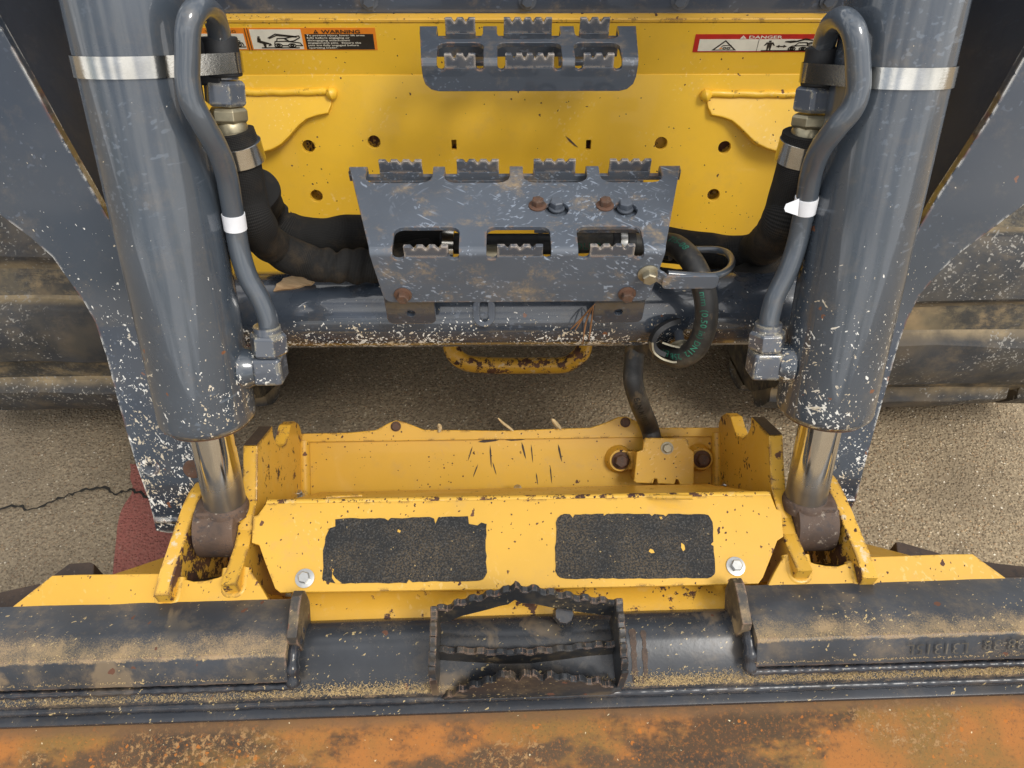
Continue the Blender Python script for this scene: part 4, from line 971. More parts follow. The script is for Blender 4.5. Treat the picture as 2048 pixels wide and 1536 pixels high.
# bare hoses seen through the step openings
def bare(name, label, px, r, mat='hose'):
    t = thing(name, label, 'hose', atY(*px[0])); pts = crom([atY(*p) for p in px], 12); tube('hose_wall', pts, r, mat, t, 24); return t, pts
hb1, pb1 = bare('hydraulic_hose', 'smooth black hose seen through the middle opening of the lower step', [(880, 486, .77), (960, 488, .77), (1040, 488, .77), (1110, 488, .77)], .0135, 'blk')
for a_, b_ in (((884, 486), (908, 487)),): cuff(hb1, atY(*a_, .77), atY(*b_, .77), .024, 'band', 'steel_cuff')
cuff(hb1, atY(1076, 489, .77), atY(1086, 489, .77), .0145, 'blk', 'rubber_cuff'); cuff(hb1, atY(968, 512, .735), atY(995, 512, .735), .014, 'zincd', 'fitting')
hb2, pb2 = bare('hydraulic_hose', 'black hose with green print and a metal clip behind the right step opening', [(1112, 487, .775), (1180, 484, .775), (1240, 486, .775), (1300, 492, .775), (1345, 500, .76)], .0145)
cuff(hb2, atY(1236, 486, .775), atY(1251, 487, .775), .0168, 'zinc', 'hose_clip'); cuff(hb2, atY(1222, 485, .775), atY(1235, 486, .775), .0160, 'blk', 'rubber_cuff'); cuff(hb2, atY(1252, 487, .775), atY(1268, 488, .775), .0160, 'blk', 'rubber_cuff')
ho, po = None, None
def wrap_text(body, path, r, i0, mat, parent, size, ang, name='hose_print', flip=1):
    """letters laid along a hose, starting at path index i0; ang = angle round the hose from the camera side."""
    me = text_mesh(body, size, .00012, space=1.1); L = [0.0]
    for i in range(1, len(path)): L.append(L[-1]+(path[i]-path[i-1]).length)
    s0 = L[i0]
    for v_ in me.vertices:
        s_ = s0+v_.co.x; j = max(0, min(len(path)-2, next((k for k in range(len(L)-1) if L[k+1] >= s_), len(L)-2)))
        f_ = (s_-L[j])/max(1e-6, L[j+1]-L[j]); p = path[j].lerp(path[j+1], f_); T = (path[j+1]-path[j]).normalized()
        c_ = (CAM-p).normalized(); c_ = (c_-T*c_.dot(T)).normalized(); b_ = T.cross(c_)
        a = ang-flip*(v_.co.y-size*.35)/r
        v_.co = p+(c_*math.cos(a)+b_*math.sin(a))*(r+.0005)
    return link(name, me, mat, parent, 0)
def near_i(path, x, y, Y): q = atY(x, y, Y); return min(range(len(path)), key=lambda i: (path[i]-q).length)
hw2 = [o for o in hb2.children if o.name.startswith('hose_wall')][0]
wrap_text('OLUP', pb2, .0145, near_i(pb2, 1152, 486, .775), 'green', hw2, .012, .35)
wrap_text('5', pb2, .0145, near_i(pb2, 1204, 486, .775), 'green', hw2, .012, .35)

# ================================================================== QUICK COUPLER
CR = RZ(R(.8), (0, .45, 0))                        # the coupler sits a touch skew to the chassis
CRi = CR.inverted()
def cpl(x, y, P, n):                               # sight line onto a plane of the coupler, in the coupler's own frame
    c = CRi @ CAM; d = (CRi.to_3x3() @ ray(x, y)); n = V(n); return c+d*((V(P)-c).dot(n)/d.dot(n))
qc = thing('quick_coupler', 'yellow quick coupler with black grip pads between the cylinders', 'coupler', (0, .45, .1))
EAX, EAT, EBX, EBT = .3215, .018, .396, .018
def yz(px, X): return [(lambda p: (p.y, p.z))(cpl(x, y, (X, 0, 0), (1, 0, 0))) for x, y in px]
Aprof = yz([(476, 1174), (488, 1140), (500, 1096), (505, 1060), (508, 1030), (514, 1000), (515, 940), (515, 892)], -EAX)
Achm = yz([(545, 853)], -EAX); Anotch = yz([(547, 872), (553, 887), (562, 895), (572, 889), (577, 872), (582, 850)], -EAX); Aback = yz([(590, 843), (598, 848), (603, 862)], -EAX)
Aclose = yz([(604, 880), (606, 960)], -EAX)
Aprof = [(y_, z_+.007*max(0, min(1, (.47-y_)/.04))) for y_, z_ in Aprof]; foot = Aprof[0]
Apoly = Aprof+Achm+Anotch+Aback+Aclose+[(Aclose[-1][0]-.05, Aclose[-1][1]-.10), (.46, .30), (foot[0]-.004, .40)]
Bprof = [(y_, z_-.018*max(0, (.47-y_)/.09)) for y_, z_ in yz([(327, 1176), (344, 1130), (360, 1095), (378, 1055), (394, 1010), (405, 985), (413, 974)], -EBX)]
Bp = Bprof+[(Bprof[-1][0]+.012, Bprof[-1][1]-.006), (Bprof[-1][0]+.022, Bprof[-1][1]-.03), (Bprof[-1][0]+.01, .38), (.47, .30), (Bprof[0][0]-.004, .40)]
for s in (-1, 1):
    def ear(name, prof, xin, mat):
        return plate(name, [[(y, z) for y, z in prof] if s > 0 else [(-y, z) for y, z in prof]], EAT, (s*xin if s > 0 else -xin, 0, 0), (0, 1, 0) if s > 0 else (0, -1, 0), (0, 0, 1), mat, qc, .0012, tf=CR @ M.Translation((EAT, 0, 0)) if s > 0 else CR @ M.Translation((-EAT, 0, 0)))
    ear('inner_ear', Apoly, EAX, 'yelw'); ear('outer_ear', Bp, EBX, 'yelworn')
    # dark worn bevel on the ear's back corner
    a = V((s*(EAX+.001), Aprof[-1][0]+.001, Aprof[-1][1]+.0008)); b_ = V((s*(EAX+.001), Achm[0][0]-.001, Achm[0][1]+.0008)); wv = V((s*(EAT-.002), 0, 0))
    MB().prism([a, b_, b_+wv, a+wv], (0, .0005, .0006)).build('worn_bevel', 'rustdark', qc, 0, tf=CR)
# top plate (wings) with a pocket for each cylinder eye
WZ = .462; WP = V((0, .405, .476)); WN = V((0, -.22, .976))
def wing(s):
    Lp = [(20, 1217), (104, 1151), (160, 1149), (250, 1148), (322, 1147), (344, 1147), (362, 1156), (387, 1163), (412, 1161), (436, 1155), (452, 1148), (478, 1128), (492, 1133), (505, 1147), (520, 1170), (535, 1196), (560, 1260), (0, 1262)]
    pts = [cpl(x, y, WP, WN) for x, y in Lp]
    if s > 0: pts = [V((-p.x, p.y, p.z)) for p in pts][::-1]
    plate3('wing_plate', pts, .012, WN, 'yelc', qc, .0012, tf=CR)
    # pocket walls below the notch
    nb = [V((s*abs(p.x), p.y, p.z-.0125)) for p in [cpl(x, y, WP, WN) for x, y in Lp[5:11]]]
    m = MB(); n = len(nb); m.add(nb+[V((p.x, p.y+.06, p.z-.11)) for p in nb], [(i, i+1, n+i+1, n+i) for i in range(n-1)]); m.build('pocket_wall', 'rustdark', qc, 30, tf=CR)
    lowp = [V((s*abs(q_.x), q_.y, q_.z)) for q_ in [cpl(x, y, (0, .413, WZ-.014), (0, .80, .60)) for x, y in ((222, 1150), (330, 1114), (352, 1120), (352, 1150))]]
    plate3('rear_skirt', lowp, .006, (0, .80, .60), 'yelc', qc, .0006, tf=CR)
    # weld fillets at the ear feet
    for (x_, prof) in ((EAX+EAT/2, Aprof), (EBX+EAT/2, Bprof)):
        y_ = prof[0][0]; pth = [V((s*x_+a_*.011, y_+.004-b_*.008, WP.z+(y_+.004-b_*.008-WP.y)*.225-.0045)) for a_, b_ in ((1.0, -3.0), (1.0, -1.5), (.95, 0), (.5, .7), (-.5, .7), (-.95, 0), (-1.0, -1.5), (-1.0, -3.0))]
        tube('weld_fillet', [CR @ p for p in crom(pth, 4)], .006, 'yelc', qc, 10)
wing(-1); wing(1)
# plates under the wings that carry the load
MB().prism([V((-.575, .345, WZ-.012)), V((-.575, .357, WZ-.012)), V((-.575, .430, .16)), V((-.575, .418, .16))], (1.15, 0, 0)).build('back_plate', 'yelc', qc, bevel=.001, tf=CR)
# cross member between the inner ears
FA_t, FA_b = Aclose[0], Aclose[1]
fd = V((0, FA_b[0]-FA_t[0], FA_b[1]-FA_t[1])); fl = fd.length; fd.normalize(); fn = V((0, fd.z, -fd.y)); fn = fn if fn.z > 0 else -fn
top = V((0, FA_t[0], FA_t[1]))
def fa(x, y): return cpl(x, y, top, fn)
x1 = EAX-.0005
plate3('cross_member', [V((-x1, top.y, top.z)), V((x1, top.y, top.z)), V((x1, top.y, top.z))+fd*(fl+.10), V((-x1, top.y, top.z))+fd*(fl+.10)], .012, fn, 'yelc', qc, .0012, tf=CR)
# top lip with two bolted tabs
lipo = []
for x, y in ((604, 868), (700, 866), (752, 861), (778, 847), (793, 841), (810, 845), (848, 860), (1000, 862), (1180, 856), (1210, 846), (1236, 835), (1252, 834), (1270, 842), (1302, 856), (1440, 856)): lipo.append(fa(x, y-1)+fn*.0)
lipo2 = [fa(x, y) for x, y in ((1440, 872), (604, 884))]
plate3('top_lip', [p+fn*.006 for p in lipo+lipo2], .0058, fn, 'yelc', qc, .0012, tf=CR)
bolt_cr = hexbolt_mesh(.0065, .006, 1.2)
for x, y in ((793, 852), (1249, 844)): place('tab_bolt', bolt_cr, 'rustbolt', qc, CR @ (fa(x, y)+fn*.0065), CR.to_3x3() @ fn)
for (xa, ya, xb, yb, w_) in ((945, 892, 936, 922, 3), (980, 890, 983, 936, 4), (1043, 884, 1052, 918, 5), (1062, 888, 1066, 926, 3), (1116, 888, 1124, 924, 5), (1100, 930, 1104, 968, 3), (1072, 945, 1076, 970, 3), (985, 924, 993, 950, 3), (956, 928, 946, 955, 3), (955, 884, 1000, 879, 7), (1010, 880, 1052, 878, 6)):
    a, b_ = fa(xa, ya)+fn*.0005, fa(xb, yb)+fn*.0005; dv = (b_-a).normalized(); sv = dv.cross(fn)*w_*.00032
    plate3('paint_scratch', [a, a.lerp(b_, .3)+sv, a.lerp(b_, .8)+sv*.8, b_, a.lerp(b_, .7)-sv*.7, a.lerp(b_, .25)-sv], .0003, fn, 'rustdark', qc, .00005, tf=CR)
# weld fillet along the inner corner
for s in (-1, 1): tube('corner_weld', [CR @ (V((s*(x1-.003), top.y, top.z))+fn*.003+fd*(k*.02)) for k in range(8)], .009, 'yelc', qc, 10)
# cover plate: sloped top, folded back edge, cut-out ends
CF, CB = V((0, .385, .471)), V((0, .490, .497))
cvD = (CB-CF).normalized(); cvN = V((0, -cvD.z, cvD.y))
def cv(x, y): return cpl(x, y, CF, cvN)
cov = [cv(x, y) for x, y in ((532, 1007), (524, 1018), (515, 1030), (506, 1032), (503, 1085), (518, 1090), (532, 1130), (550, 1177), (560, 1185), (800, 1181), (1036, 1178), (1300, 1172), (1517, 1167), (1526, 1155), (1542, 1115), (1555, 1081), (1567, 1073), (1563, 1021), (1553, 1018), (1546, 1000), (1542, 990))]
cover = plate3('cover_plate', cov, .006, cvN, 'yelc', qc, .0010, tf=CR)
foldA, foldB = cv(532, 1006), cv(1542, 989); bk = V((0, .118, -.158)).normalized()
bn = V((0, -bk.z, bk.y)); bn = bn if bn.z > 0 else -bn
sl_ = []
for (x, y) in ((690, 995), (1345, 1000)):
    c_ = cpl(x, y, CB, bn)
bkpts = [foldA-cvN*.003, foldB-cvN*.003, foldB+V((-.012, 0, 0))+bk*.03, V((foldB.x-.03, foldB.y, foldB.z))+bk*.16, V((foldA.x+.03, foldA.y, foldA.z))+bk*.16, foldA+V((.010, 0, 0))+bk*.03]
plate3('cover_back', [p+bk*.002 for p in bkpts], .006, bn, 'yelc', cover, .0008, tf=CR)
tube('cover_fold', [CR @ (foldA.lerp(foldB, k/24)-cvN*.0062+bk*.001) for k in range(25)], .0062, 'yelf', cover, 16)
for (x, w_) in ((688, 1), (1345, -1)):
    c_ = cpl(x, 994, CB, bn)
    tube('cover_rib', [CR @ (c_+V((k*.011, 0, 0))*1+bk*(w_*k*.004)) for k in range(-2, 3)], .003, 'yelc', cover, 8)
# grip pads
def pad(px, lab):
    out = []
    P = [cv(x, y)+cvN*.0008 for x, y in px]
    for i, p in enumerate(P):
        q = P[(i+1) % len(P)]; k = max(1, int((q-p).length/.006))
        rg = .0009
        for j in range(k): out.append(p.lerp(q, j/k)+V((random.uniform(-rg, rg), cvD.y*random.uniform(-rg, rg)*.7, 0)))
    out = [p-cvN*((p-CF).dot(cvN)-.0008) for p in out]
    o = plate3('grip_pad', out, .0008, cvN, 'grit', cover, .0001, tf=CR); o['label'] = lab
def pad_holes(): pass
pad([(672, 1038), (700, 1037), (770, 1037), (776, 1042), (782, 1037), (860, 1034), (868, 1038), (872, 1048), (878, 1034), (936, 1033), (938, 1048), (955, 1052), (962, 1046), (972, 1048), (973, 1146), (971, 1154), (966, 1159), (957, 1162), (840, 1164), (826, 1164), (818, 1160), (812, 1166), (690, 1167), (670, 1166), (655, 1163), (646, 1158), (647, 1100), (652, 1075), (658, 1056), (670, 1053)], 'ragged black grit pad, torn at its left edge')
pad([(1115, 1037), (1121, 1031), (1128, 1029), (1140, 1029), (1145, 1036), (1150, 1029), (1206, 1028), (1208, 1032), (1214, 1028), (1300, 1028), (1305, 1032), (1310, 1028), (1328, 1029), (1332, 1033), (1336, 1028), (1408, 1029), (1416, 1031), (1422, 1037), (1425, 1045), (1426, 1084), (1422, 1088), (1428, 1092), (1430, 1142), (1428, 1149), (1423, 1154), (1414, 1156), (1130, 1158), (1121, 1156), (1115, 1150), (1112, 1142), (1111, 1084), (1112, 1045)], 'black grit pad with rounded corners on the right of the cover')
for px in ([(1300, 1098), (1306, 1100), (1309, 1106), (1302, 1107), (1297, 1103)], [(1362, 1086), (1368, 1090), (1370, 1099), (1366, 1103), (1362, 1096)], [(796, 1059), (802, 1062), (800, 1066), (795, 1064)], [(661, 1136), (668, 1139), (665, 1148), (672, 1158), (684, 1167), (672, 1168), (664, 1156), (666, 1146)], [(1318, 1034), (1324, 1034), (1322, 1040)]):
    plate3('pad_tear', [cv(x, y)+cvN*.0012 for x, y in px], .0003, cvN, 'yelc', cover, .00005, tf=CR)
bolt_cv = hexbolt_mesh(.0072, .008, 1.55)
for x, y in ((610, 1157), (1471, 1133)): place('cover_bolt', bolt_cv, 'zinc', cover, CR @ (cv(x, y)+cvN*.0003), CR.to_3x3() @ cvN, spin=x)
bolt_fa = hexbolt_mesh(.0062, .009, 1.4)
for x, y in ((608, 984), (1034, 974), (1440, 968)):
    p = fa(x, y+2)+V((0, 0, 0)); place('cross_bolt', bolt_fa, 'zinc', qc, CR @ (p+fn*.030), CR.to_3x3() @ (V((0, .40, .92))), spin=x)
# strip below the cover, running under the bucket lip
MB().prism([V((-.270, .41, .446)), V((-.270, .335, .4515)), V((-.270, .335, .440)), V((-.270, .41, .434))], (.540, 0, 0)).build('lower_strip', 'yelw', qc, bevel=.0008, tf=CR)
# side skirts beside the cover
for s in (-1, 1):
    MB().prism([V((s*.268, .34, .446)), V((s*.300, .34, .450)), V((s*.318, .42, .40)), V((s*.285, .43, .36))], (0, .004, -.008)).build('side_skirt', 'yelc', qc, tf=CR)
# hose bracket on the cross member
hbk = [fa(x, y)+fn*.042 for x, y in ((1288, 880), (1292, 876), (1372, 877), (1377, 882), (1378, 896), (1388, 904), (1388, 966), (1384, 970), (1360, 970), (1357, 960), (1352, 959), (1349, 969), (1316, 967), (1314, 958), (1309, 958), (1306, 967), (1272, 966), (1268, 962), (1274, 904), (1286, 900))]
hbk = [cpl(x, y, top+fn*.052, fn) for x, y in ((1288, 880), (1292, 876), (1372, 877), (1377, 882), (1378, 896), (1388, 904), (1388, 966), (1384, 970), (1360, 970), (1357, 960), (1352, 959), (1349, 969), (1316, 967), (1314, 958), (1309, 958), (1306, 967), (1272, 966), (1268, 962), (1274, 904), (1286, 900))]
hb = plate3('hose_bracket', hbk, .006, fn, 'yelc', qc, .0012, tf=CR)
for xa, xb in ((1272, 1277), (1384, 1389)):
    a = cpl(xa, 906, top+fn*.046, fn); b_ = cpl(xa, 962, top+fn*.046, fn); w_ = V((.006 if xa < 1300 else -.006, 0, 0))
    MB().prism([a, a+w_, b_+w_, b_], -fn*.045).build('bracket_side', 'yelc', hb, bevel=.0008, tf=CR)
bolt_big = hexbolt_mesh(.0100, .012, 1.35)
for x, y in ((1241, 921), (1404, 918)):
    c_ = cpl(x, y, top+fn*.018, fn); lathe('bolt_boss', [(-.018, .022), (-.006, .0175), (0, .0165)], CR @ c_, CR.to_3x3() @ fn, 'yelc', hb, 24)
    e_ = cpl(1274 if x < 1300 else 1388, y, top+fn*.018, fn); plate3('bracket_tab', [c_+fd*.014, c_-fd*.014, e_-fd*.014, e_+fd*.014], .006, fn, 'yelc', hb, .001, tf=CR)
    place('bracket_bolt', bolt_big, 'rustbolt', hb, CR @ (c_+fn*.0004), CR.to_3x3() @ fn, spin=x)
bolt_sm = hexbolt_mesh(.0072, .006, 1.3); place('bracket_bolt', bolt_sm, 'zincd', hb, CR @ (cpl(1334, 896, top+fn*.052, fn)+fn*.0003), CR.to_3x3() @ fn)

# hose from the step down into the coupler
aux_px = [(1330, 488, .735), (1352, 492, .720), (1378, 515, .690), (1398, 550, .665), (1410, 590, .650), (1413, 630, .640), (1406, 668, .634), (1388, 700, .632), (1360, 714, .640), (1325, 706, .665), (1296, 690, .70), (1274, 690, .715), (1268, 725, .70), (1267, 765, .68), (1280, 810, .672)]
hA = thing('auxiliary_hose', 'bare black hose with green print looping from the step down to the coupler', 'hose', atY(*aux_px[0]))
pA = crom([atY(*p) for p in aux_px]+[CR @ cpl(1297, 850, top+fn*.030, fn), CR @ cpl(1305, 880, top+fn*.024, fn), CR @ cpl(1310, 910, top+fn*.022, fn), CR @ cpl(1314, 940, top+fn*.022, fn)], 12); aux = tube('hose_wall', pA, .0138, 'hose', hA, 28)
wrap_text('735-08', pA, .0138, near_i(pA, 1346, 490, .722), 'green', aux, .011, -.35)
wrap_text('mm (0.50 in) DN12  25B EN', pA, .0138, near_i(pA, 1404, 578, .652), 'green', aux, .0105, .15)
wrap_text('E1N M100U15', pA, .0138, near_i(pA, 1274, 790, .665), 'hosemark', aux, .011, .1)
# ================================================================== BUCKET
BR = RZ(R(1.1), (0, .35, 0)) @ M.Translation((0, .016, 0)); BRi = BR.inverted()
def bk_(x, y, P, n): c = BRi @ CAM; d = BRi.to_3x3() @ ray(x, y); n = V(n); return c+d*((V(P)-c).dot(n)/d.dot(n))
bu = thing('bucket', 'black topped loader bucket with rusty inside and a serrated step', 'bucket', (0, .30, .1))
def extr(name, prof, x0, x1, mat, parent, smooth=30, bevel=0, n=24, jit=0):
    b = MB(); m = len(prof); vs = []
    for i in range(n+1):
        x = x0+(x1-x0)*i/n
        for y, z in prof:
            j_ = jit*mn.noise(V((x*30, y*40, z*40))); vs.append((x, y+j_, z+j_))
    fs = [(i*m+k, i*m+(k+1) % m, (i+1)*m+(k+1) % m, (i+1)*m+k) for i in range(n) for k in range(m)]+[tuple(range(m)), tuple(n*m+k for k in range(m))[::-1]]
    b.add(vs, fs); o = b.build(name, mat, parent, smooth, bevel); o.matrix_basis = BR; return o
bc = (.308, .422); br_ = .046
arcp = [(bc[0]+br_*math.cos(R(a)), bc[1]+br_*math.sin(R(a))) for a in range(-30, 196, 9)]
BARP = [(.352, .425), (.3505, .440), (.346, .4515), (.339, .4600), (.330, .4660), (.320, .4690), (.311, .4690), (.304, .4670), (.2660, .4450), (.2625, .4410), (.2615, .4320)]
def bar_z(y):
    for (y1, z1), (y0, z0) in zip(BARP, BARP[1:]):
        if y0 <= y <= y1: return z0+(z1-z0)*(y-y0)/max(1e-6, y1-y0)
    return .432
extr('top_bar', BARP+[(.262, .40), (.335, .385)], -.78, .78, 'bar', bu, 40, n=40, jit=.0005)
# lips each side, over the coupler's wings
lipprof = [(.366, .4700), (.343, .4825), (.3215, .4930), (.3180, .4938), (.2915, .4965), (.2890, .4955), (.2715, .4725), (.2705, .4695), (.277, .4640), (.2915, .4850), (.318, .4820), (.362, .4650)]
lx = [abs(bk_(572, 1340, (0, 0, .485), (0, 0, 1)).x), abs(bk_(1512, 1300, (0, 0, .485), (0, 0, 1)).x)]
lipL = extr('lip', lipprof, -.80, -lx[0], 'lip', bu, 20, bevel=.0012, n=40, jit=.0006)
lipR = extr('lip', lipprof, lx[1], .80, 'lip', bu, 20, bevel=.0012, n=40, jit=.0006)
# welds: along the lips' front edge, at their ends, and along the inner sheet
def weld(name, pts, r, mat='weld', parent=bu, amp=.18):
    P = crom(pts, 10); m = []
    L = 0
    for i, p in enumerate(P):
        L += (P[i]-P[i-1]).length if i else 0; m.append(r*(1+amp*math.sin(L*420)+.25*mn.noise(V((L*60, 3.1, r*900)))))
    return tube(name, [BR @ p for p in P], m, mat, parent, 10, smooth=60)
for a, b_ in ((-.80, -lx[0]+.004), (lx[1]-.004, .80)):
    weld('lip_weld', [V((a+(b_-a)*k/14, .2690, .4615)) for k in range(15)], .0042)
for s, xx in ((-1, lx[0]), (1, lx[1])):
    weld('lip_end_weld', [V((s*(xx-.004), y, z)) for y, z in ((.271, .462), (.283, .476), (.298, .482), (.312, .482), (.325, .478))], .0075, amp=.1)
    # lug plate at the lip's end
    xl = abs(bk_(606 if s < 0 else 1468, 1240 if s < 0 else 1215, (0, .34, .49), (0, -.3, 1)).x)
    lug = [(.322, .455), (.319, .493), (.322, .503), (.335, .505), (.352, .509), (.366, .509), (.375, .504), (.379, .495), (.378, .470), (.36, .45)]
    plate('hook_lug', [[(y-.016, z) for y, z in lug]], .011, (s*xl+(.011 if s < 0 else 0), 0, 0) if False else (0, 0, 0), (0, 1, 0), (0, 0, 1), 'lug', bu, .0012, tf=BR @ M.Translation((s*(xl+.0055)+.0055, 0, 0)))
# weld bead and rim between bar and rusty sheet
rim = [(.2640, .4285), (.2520, .4295), (.2465, .4280), (.2465, .415), (.262, .412)]
extr('rim', rim, -.80, .80, 'weld', bu, 40, bevel=.0008, n=30)
weld('bar_weld', [V((-.80+1.6*k/40, .2610, .4320)) for k in range(41)], .0052, amp=.06)
sh = [(.2470, .4225), (.2405, .4225), (.2300, .4200), (.2100, .4130), (.17, .40), (.10, .375), (.0, .34), (-.12, .31), (-.12, .300), (.0, .330), (.10, .365), (.17, .39), (.24, .413)]
extr('inner_sheet', sh, -.80, .80, 'brust', bu, 50, n=60, jit=.0008)
# bucket edges peeping out behind the coupler wings
for px, z_ in (([(66, 1180), (138, 1127), (180, 1124), (188, 1128), (186, 1180)], .36), ([(-60, 1195), (0, 1184), (78, 1167), (130, 1190), (60, 1260), (-60, 1260)], .36), ([(1792, 1084), (1798, 1083), (1880, 1106), (1920, 1150), (1800, 1150)], .36), ([(1960, 1121), (2000, 1127), (2048, 1132), (2110, 1140), (2110, 1200), (1990, 1200)], .36)):
    plate3('rear_flange', [bk_(x, y, (0, 0, z_), (0, 0, 1)) for x, y in px], .05, (0, 0, 1), 'rustdark', bu, .0015, tf=BR)
def bar_patch(px0, px1, a0, a1, seed):
    xa, xb = (bk_(x, 1320, (0, .30, .47), (0, -.3, 1)).x for x in (px0, px1)); b = MB(); n = 14; vs = []
    for i in range(n+1):
        yy = a0+(a1-a0)*i/n; w_ = .25+.75*abs(mn.noise(V((i*.6, seed, 0))))+.35*mn.noise(V((i*1.9, seed, 4)))
        for e in (-1, 1):
            x = (xa+xb)/2+e*(xb-xa)/2*min(1.2, max(.15, w_+.3)); vs.append((x, yy-.0003, bar_z(yy)+.0007))
    b.add(vs, [(2*i, 2*i+1, 2*i+3, 2*i+2) for i in range(n)]); b.build('rust_streak', 'rust2', bu, 60, tf=BR)
bar_patch(1262, 1280, .318, .266, 1.0); bar_patch(1286, 1300, .316, .267, 5.0); bar_patch(1262, 1302, .271, .266, 9.0)
# serrated step
sp_ = thing('x', 'x', 'x', (0, 0, 0)); bpy.data.objects.remove(sp_)
def serr(name, path, th=.0075, pitch=.0125, amp=.0035, parent=bu, phase=0):
    """path: (point, bottom z). A standing strip whose upper edge is scalloped."""
    P = [V(p) for p, _ in path]; B = [b for _, b in path]; D = []; n = len(P)
    L = 0; rows = []
    segs = []
    for i in range(n-1):
        k = max(2, int((P[i+1]-P[i]).length/.0016))
        for j in range(k): segs.append((P[i].lerp(P[i+1], j/k), B[i]+(B[i+1]-B[i])*j/k))
    segs.append((P[-1], B[-1]))
    m = MB(); vs = []; fs = []
    for i, (p, b_) in enumerate(segs):
        if i: L += (segs[i][0]-segs[i-1][0]).length
        t = (segs[min(i+1, len(segs)-1)][0]-segs[max(i-1, 0)][0]); t.z = 0; t.normalize(); nn = V((-t.y, t.x, 0))*th/2
        sq = max(-1, min(1, 1.6*math.sin(2*math.pi*L/pitch+phase))); zt = p.z+amp*sq+.0006*mn.noise(p*180)
        vs += [V((p.x, p.y, b_))+nn, V((p.x, p.y, b_))-nn, V((p.x, p.y, zt-.0012))-nn, V((p.x, p.y, zt))-nn*.7, V((p.x, p.y, zt))+nn*.7, V((p.x, p.y, zt-.0012))+nn]
    for i in range(len(segs)-1):
        for k in range(6): fs.append((i*6+k, i*6+(k+1) % 6, (i+1)*6+(k+1) % 6, (i+1)*6+k))
    fs += [tuple(range(6)), tuple((len(segs)-1)*6+k for k in range(6))[::-1]]
    m.add(vs, fs); return m.build(name, 'bstep', parent, 25, tf=BR)
def z_at(x, y, z): return bk_(x, y, (0, 0, z), (0, 0, 1))
def y_at(x, y, Y): return bk_(x, y, (0, Y, 0), (0, 1, 0))
serr('step_back_bar', [(q_, q_.z-.030) for q_ in (y_at(x, y, .329) for x, y in ((873, 1216), (891, 1215), (919, 1203), (946, 1196), (973, 1189), (1000, 1181), (1016, 1178), (1030, 1168), (1042, 1175), (1071, 1177), (1113, 1186), (1154, 1193), (1195, 1199), (1232, 1203)))], amp=.0030, pitch=.0205)
serr('step_side_bar', [(z_at(868, 1212, .532), .47), (z_at(867, 1250, .528), .455), (z_at(865, 1300, .518), .45), (z_at(863, 1342, .502), .452), (z_at(866, 1362, .490), .446)], amp=.0022, pitch=.0155)
serr('step_side_bar', [(z_at(1238, 1196, .532), .47), (z_at(1243, 1240, .528), .455), (z_at(1247, 1285, .518), .45), (z_at(1250, 1328, .502), .452), (z_at(1250, 1348, .490), .446)], amp=.0022, pitch=.0155)
serr('step_middle_bar', [(z_at(x, y, .484), .456) for x, y in ((872, 1297), (930, 1300), (1000, 1303), (1060, 1302), (1120, 1296), (1180, 1289), (1243, 1285))], amp=.0020, pitch=.0215)
serr('step_front_bar', [(y_at(x, y, Y-.016), .437) for x, y, Y in ((866, 1366, .292), (872, 1381, .283), (891, 1391, .277), (919, 1377, .277), (939, 1371, .277), (960, 1364, .277), (985, 1356, .277), (1011, 1344, .277), (1035, 1354, .277), (1055, 1342, .277), (1086, 1353, .277), (1103, 1348, .277), (1127, 1354, .277), (1148, 1354, .277), (1175, 1360, .277), (1196, 1360, .277), (1223, 1370, .277), (1242, 1367, .281), (1250, 1350, .292))], amp=.0032, pitch=.0205)
# plug bolt on the bar
pb = z_at(1128, 1228, .49); lathe_mesh([(-.03, .011), (-.01, .0125), (0, .0120), (.005, .0100)], BR @ pb, (0, -.35, .9), 9).build('plug', 'weld', bu, 30)
# stamped characters on the right lip (upside down, as they stand)
face_n = V((0, -.83, .56))
def stamp(s_, x, y, h):
    o_ = bk_(x, y, (0, .2805, .487), face_n); me = text_mesh(s_, h, -.0002); U = V((-1, 0, 0)); W = V((0, -.56, -.83))
    for v_ in me.vertices: v_.co = o_+U*v_.co.x+W*v_.co.y+face_n*.0012
    link('stamped_text', me, 'stamp', lipR, 0)
stamp('L31315L', 1940, 1284, .020); stamp('38-38', 2052, 1276, .020)

# ---- sawdust and straw caught along the weld (countless)
def litter(name, n, fx_, mat, lmin, lmax, wd, label, cat):
    b = MB()
    for _ in range(n):
        p, a, el_ = fx_(); L = random.uniform(lmin, lmax); d = V((math.cos(a)*math.cos(el_), math.sin(a)*math.cos(el_), math.sin(el_))); sd_ = V((-math.sin(a), math.cos(a), 0))*wd*random.uniform(.5, 1.4); up_ = V((0, 0, wd*.6))
        b.add([p-d*L/2-sd_, p-d*L/2+sd_, p+d*L/2+sd_*.5, p+d*L/2-sd_*.5, p+up_], [(0, 1, 2, 3), (0, 1, 4), (1, 2, 4), (2, 3, 4), (3, 0, 4)])
    o = b.build(name, mat, None, 0); o['kind'] = 'stuff'; o['label'] = label; o['category'] = cat; return o
def sd1():
    while True:
        x = random.uniform(-.62, .64); k = .35+.65*max(0, mn.noise(V((x*9, 2.2, 0)))+.45)
        if x < -.30: k *= .35
        if -.09 < x < .125: k *= .12
        if random.random() < k: break
    y = .2635+abs(random.gauss(0, .0050)); z = bar_z(y)+random.uniform(0, .0022)
    return BR @ V((x, y, z)), random.uniform(0, 6.28), random.uniform(-.2, .6)
litter('sawdust', 9000, sd1, 'saw', .0005, .0036, .0003, 'pale sawdust and chaff caught along the bucket weld', 'sawdust')
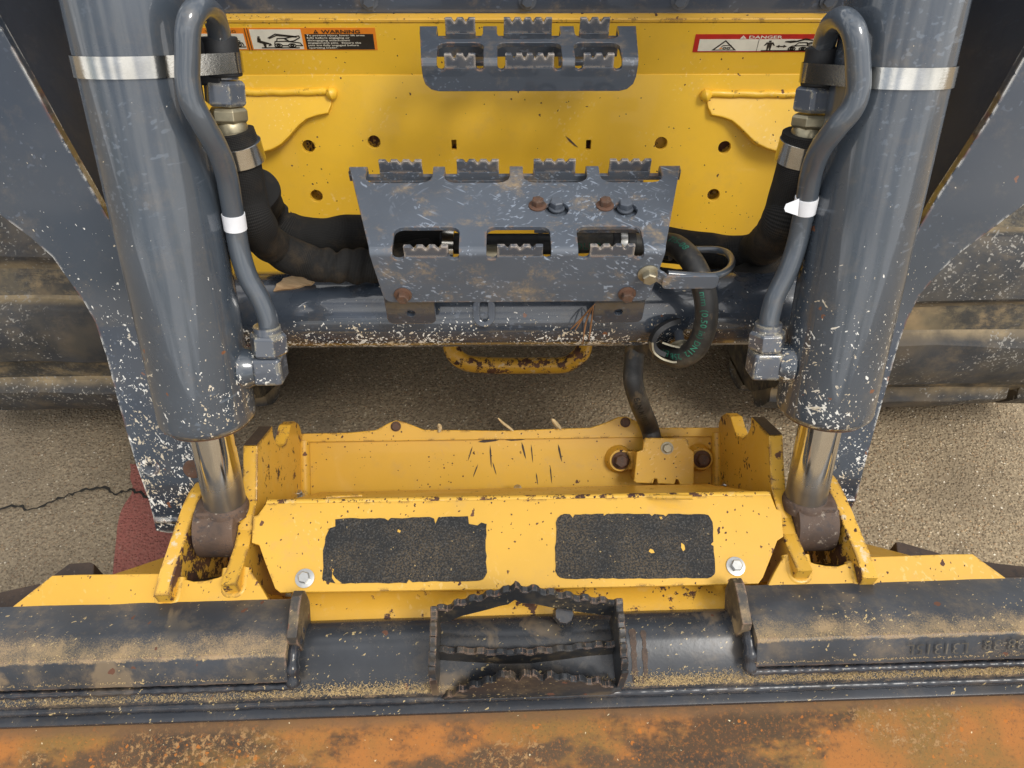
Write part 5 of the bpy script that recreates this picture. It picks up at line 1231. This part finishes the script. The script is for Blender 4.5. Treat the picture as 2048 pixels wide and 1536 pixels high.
def sd2():
    s = random.choice((-1, 1)); x = s*random.uniform(lx[0]+.003, .64); e = random.random()
    if e < .6: y, z = .2895+abs(random.gauss(0, .004)), .4972
    else: y, z = .2722+random.uniform(0, .002), .4745+random.uniform(0, .002)
    return BR @ V((x, y, z+random.uniform(0, .0008))), random.uniform(0, 6.28), random.uniform(-.1, .35)
litter('chaff', 1800, sd2, 'saw', .0005, .0024, .00025, 'fine straw coloured chaff lying on the bucket lips', 'chaff')

# ================================================================== LOOSE BITS
def chip(name, px, Pp, nn, th, mat, label, cat, group=None, bend=0):
    pts = [atP(x, y, Pp, nn) for x, y in px]
    o = plate3(name, pts, th, nn, mat, None, .0006)
    return tag(o, label, cat, group)
chip('wood_chip', [(546, 582), (550, 575), (553, 567), (562, 562), (566, 556), (582, 552), (590, 546), (602, 551), (615, 560), (628, 563), (621, 569), (608, 570), (598, 574), (580, 578), (566, 579)], TUC+V((0, -.028, .045)), (0, -.53, .85), .006, 'wood', 'splintered wood chip lying on the cross tube below the left hoses', 'wood chip')
def stem(name, px, r, mat, label, cat, group=None):
    P = crom([atY(*p) for p in px], 6); n = len(P); rr = [r*(1-.75*abs(2*i/(n-1)-1)**2.5) for i in range(n)]
    o = link(name, tube_mesh(P, rr, 6), mat, None, 50); return tag(o, label, cat, group)
for i, (a, b_, c_) in enumerate((((1188, 610, .640), (1168, 632, .655), (1150, 662, .663)), ((1186, 612, .640), (1172, 645, .656), (1165, 690, .665)), ((1187, 612, .640), (1182, 650, .656), (1178, 680, .664)), ((1190, 608, .640), (1160, 640, .654), (1140, 660, .662)))):
    stem('pine_needle', (a, b_, c_), .0011, 'needle', ('pine needle of the bunch on the cross tube, pointing lowest left', 'longest pine needle of the bunch hanging over the cross tube', 'pine needle of the bunch pointing straight down the cross tube', 'pine needle of the bunch lying farthest to the left')[i], 'pine needle', 'pine needles on the cross tube')
for i, (px, r_, l_) in enumerate((([(996, 836, .70), (1006, 846, .70), (1018, 855, .695), (1027, 862, .69)], .0022, 'thin curled straw standing on the coupler lip, left of centre'), ([(1104, 838, .70), (1112, 848, .70), (1122, 858, .69)], .0036, 'pale husk with a split tip on the coupler lip'), ([(877, 848, .70), (880, 856, .70), (878, 864, .69)], .0036, 'short pale husk on the coupler lip, nearest the left bolted tab'))):
    stem('straw_bit', px, r_, 'straw', l_, 'straw', 'straw bits on the coupler lip')
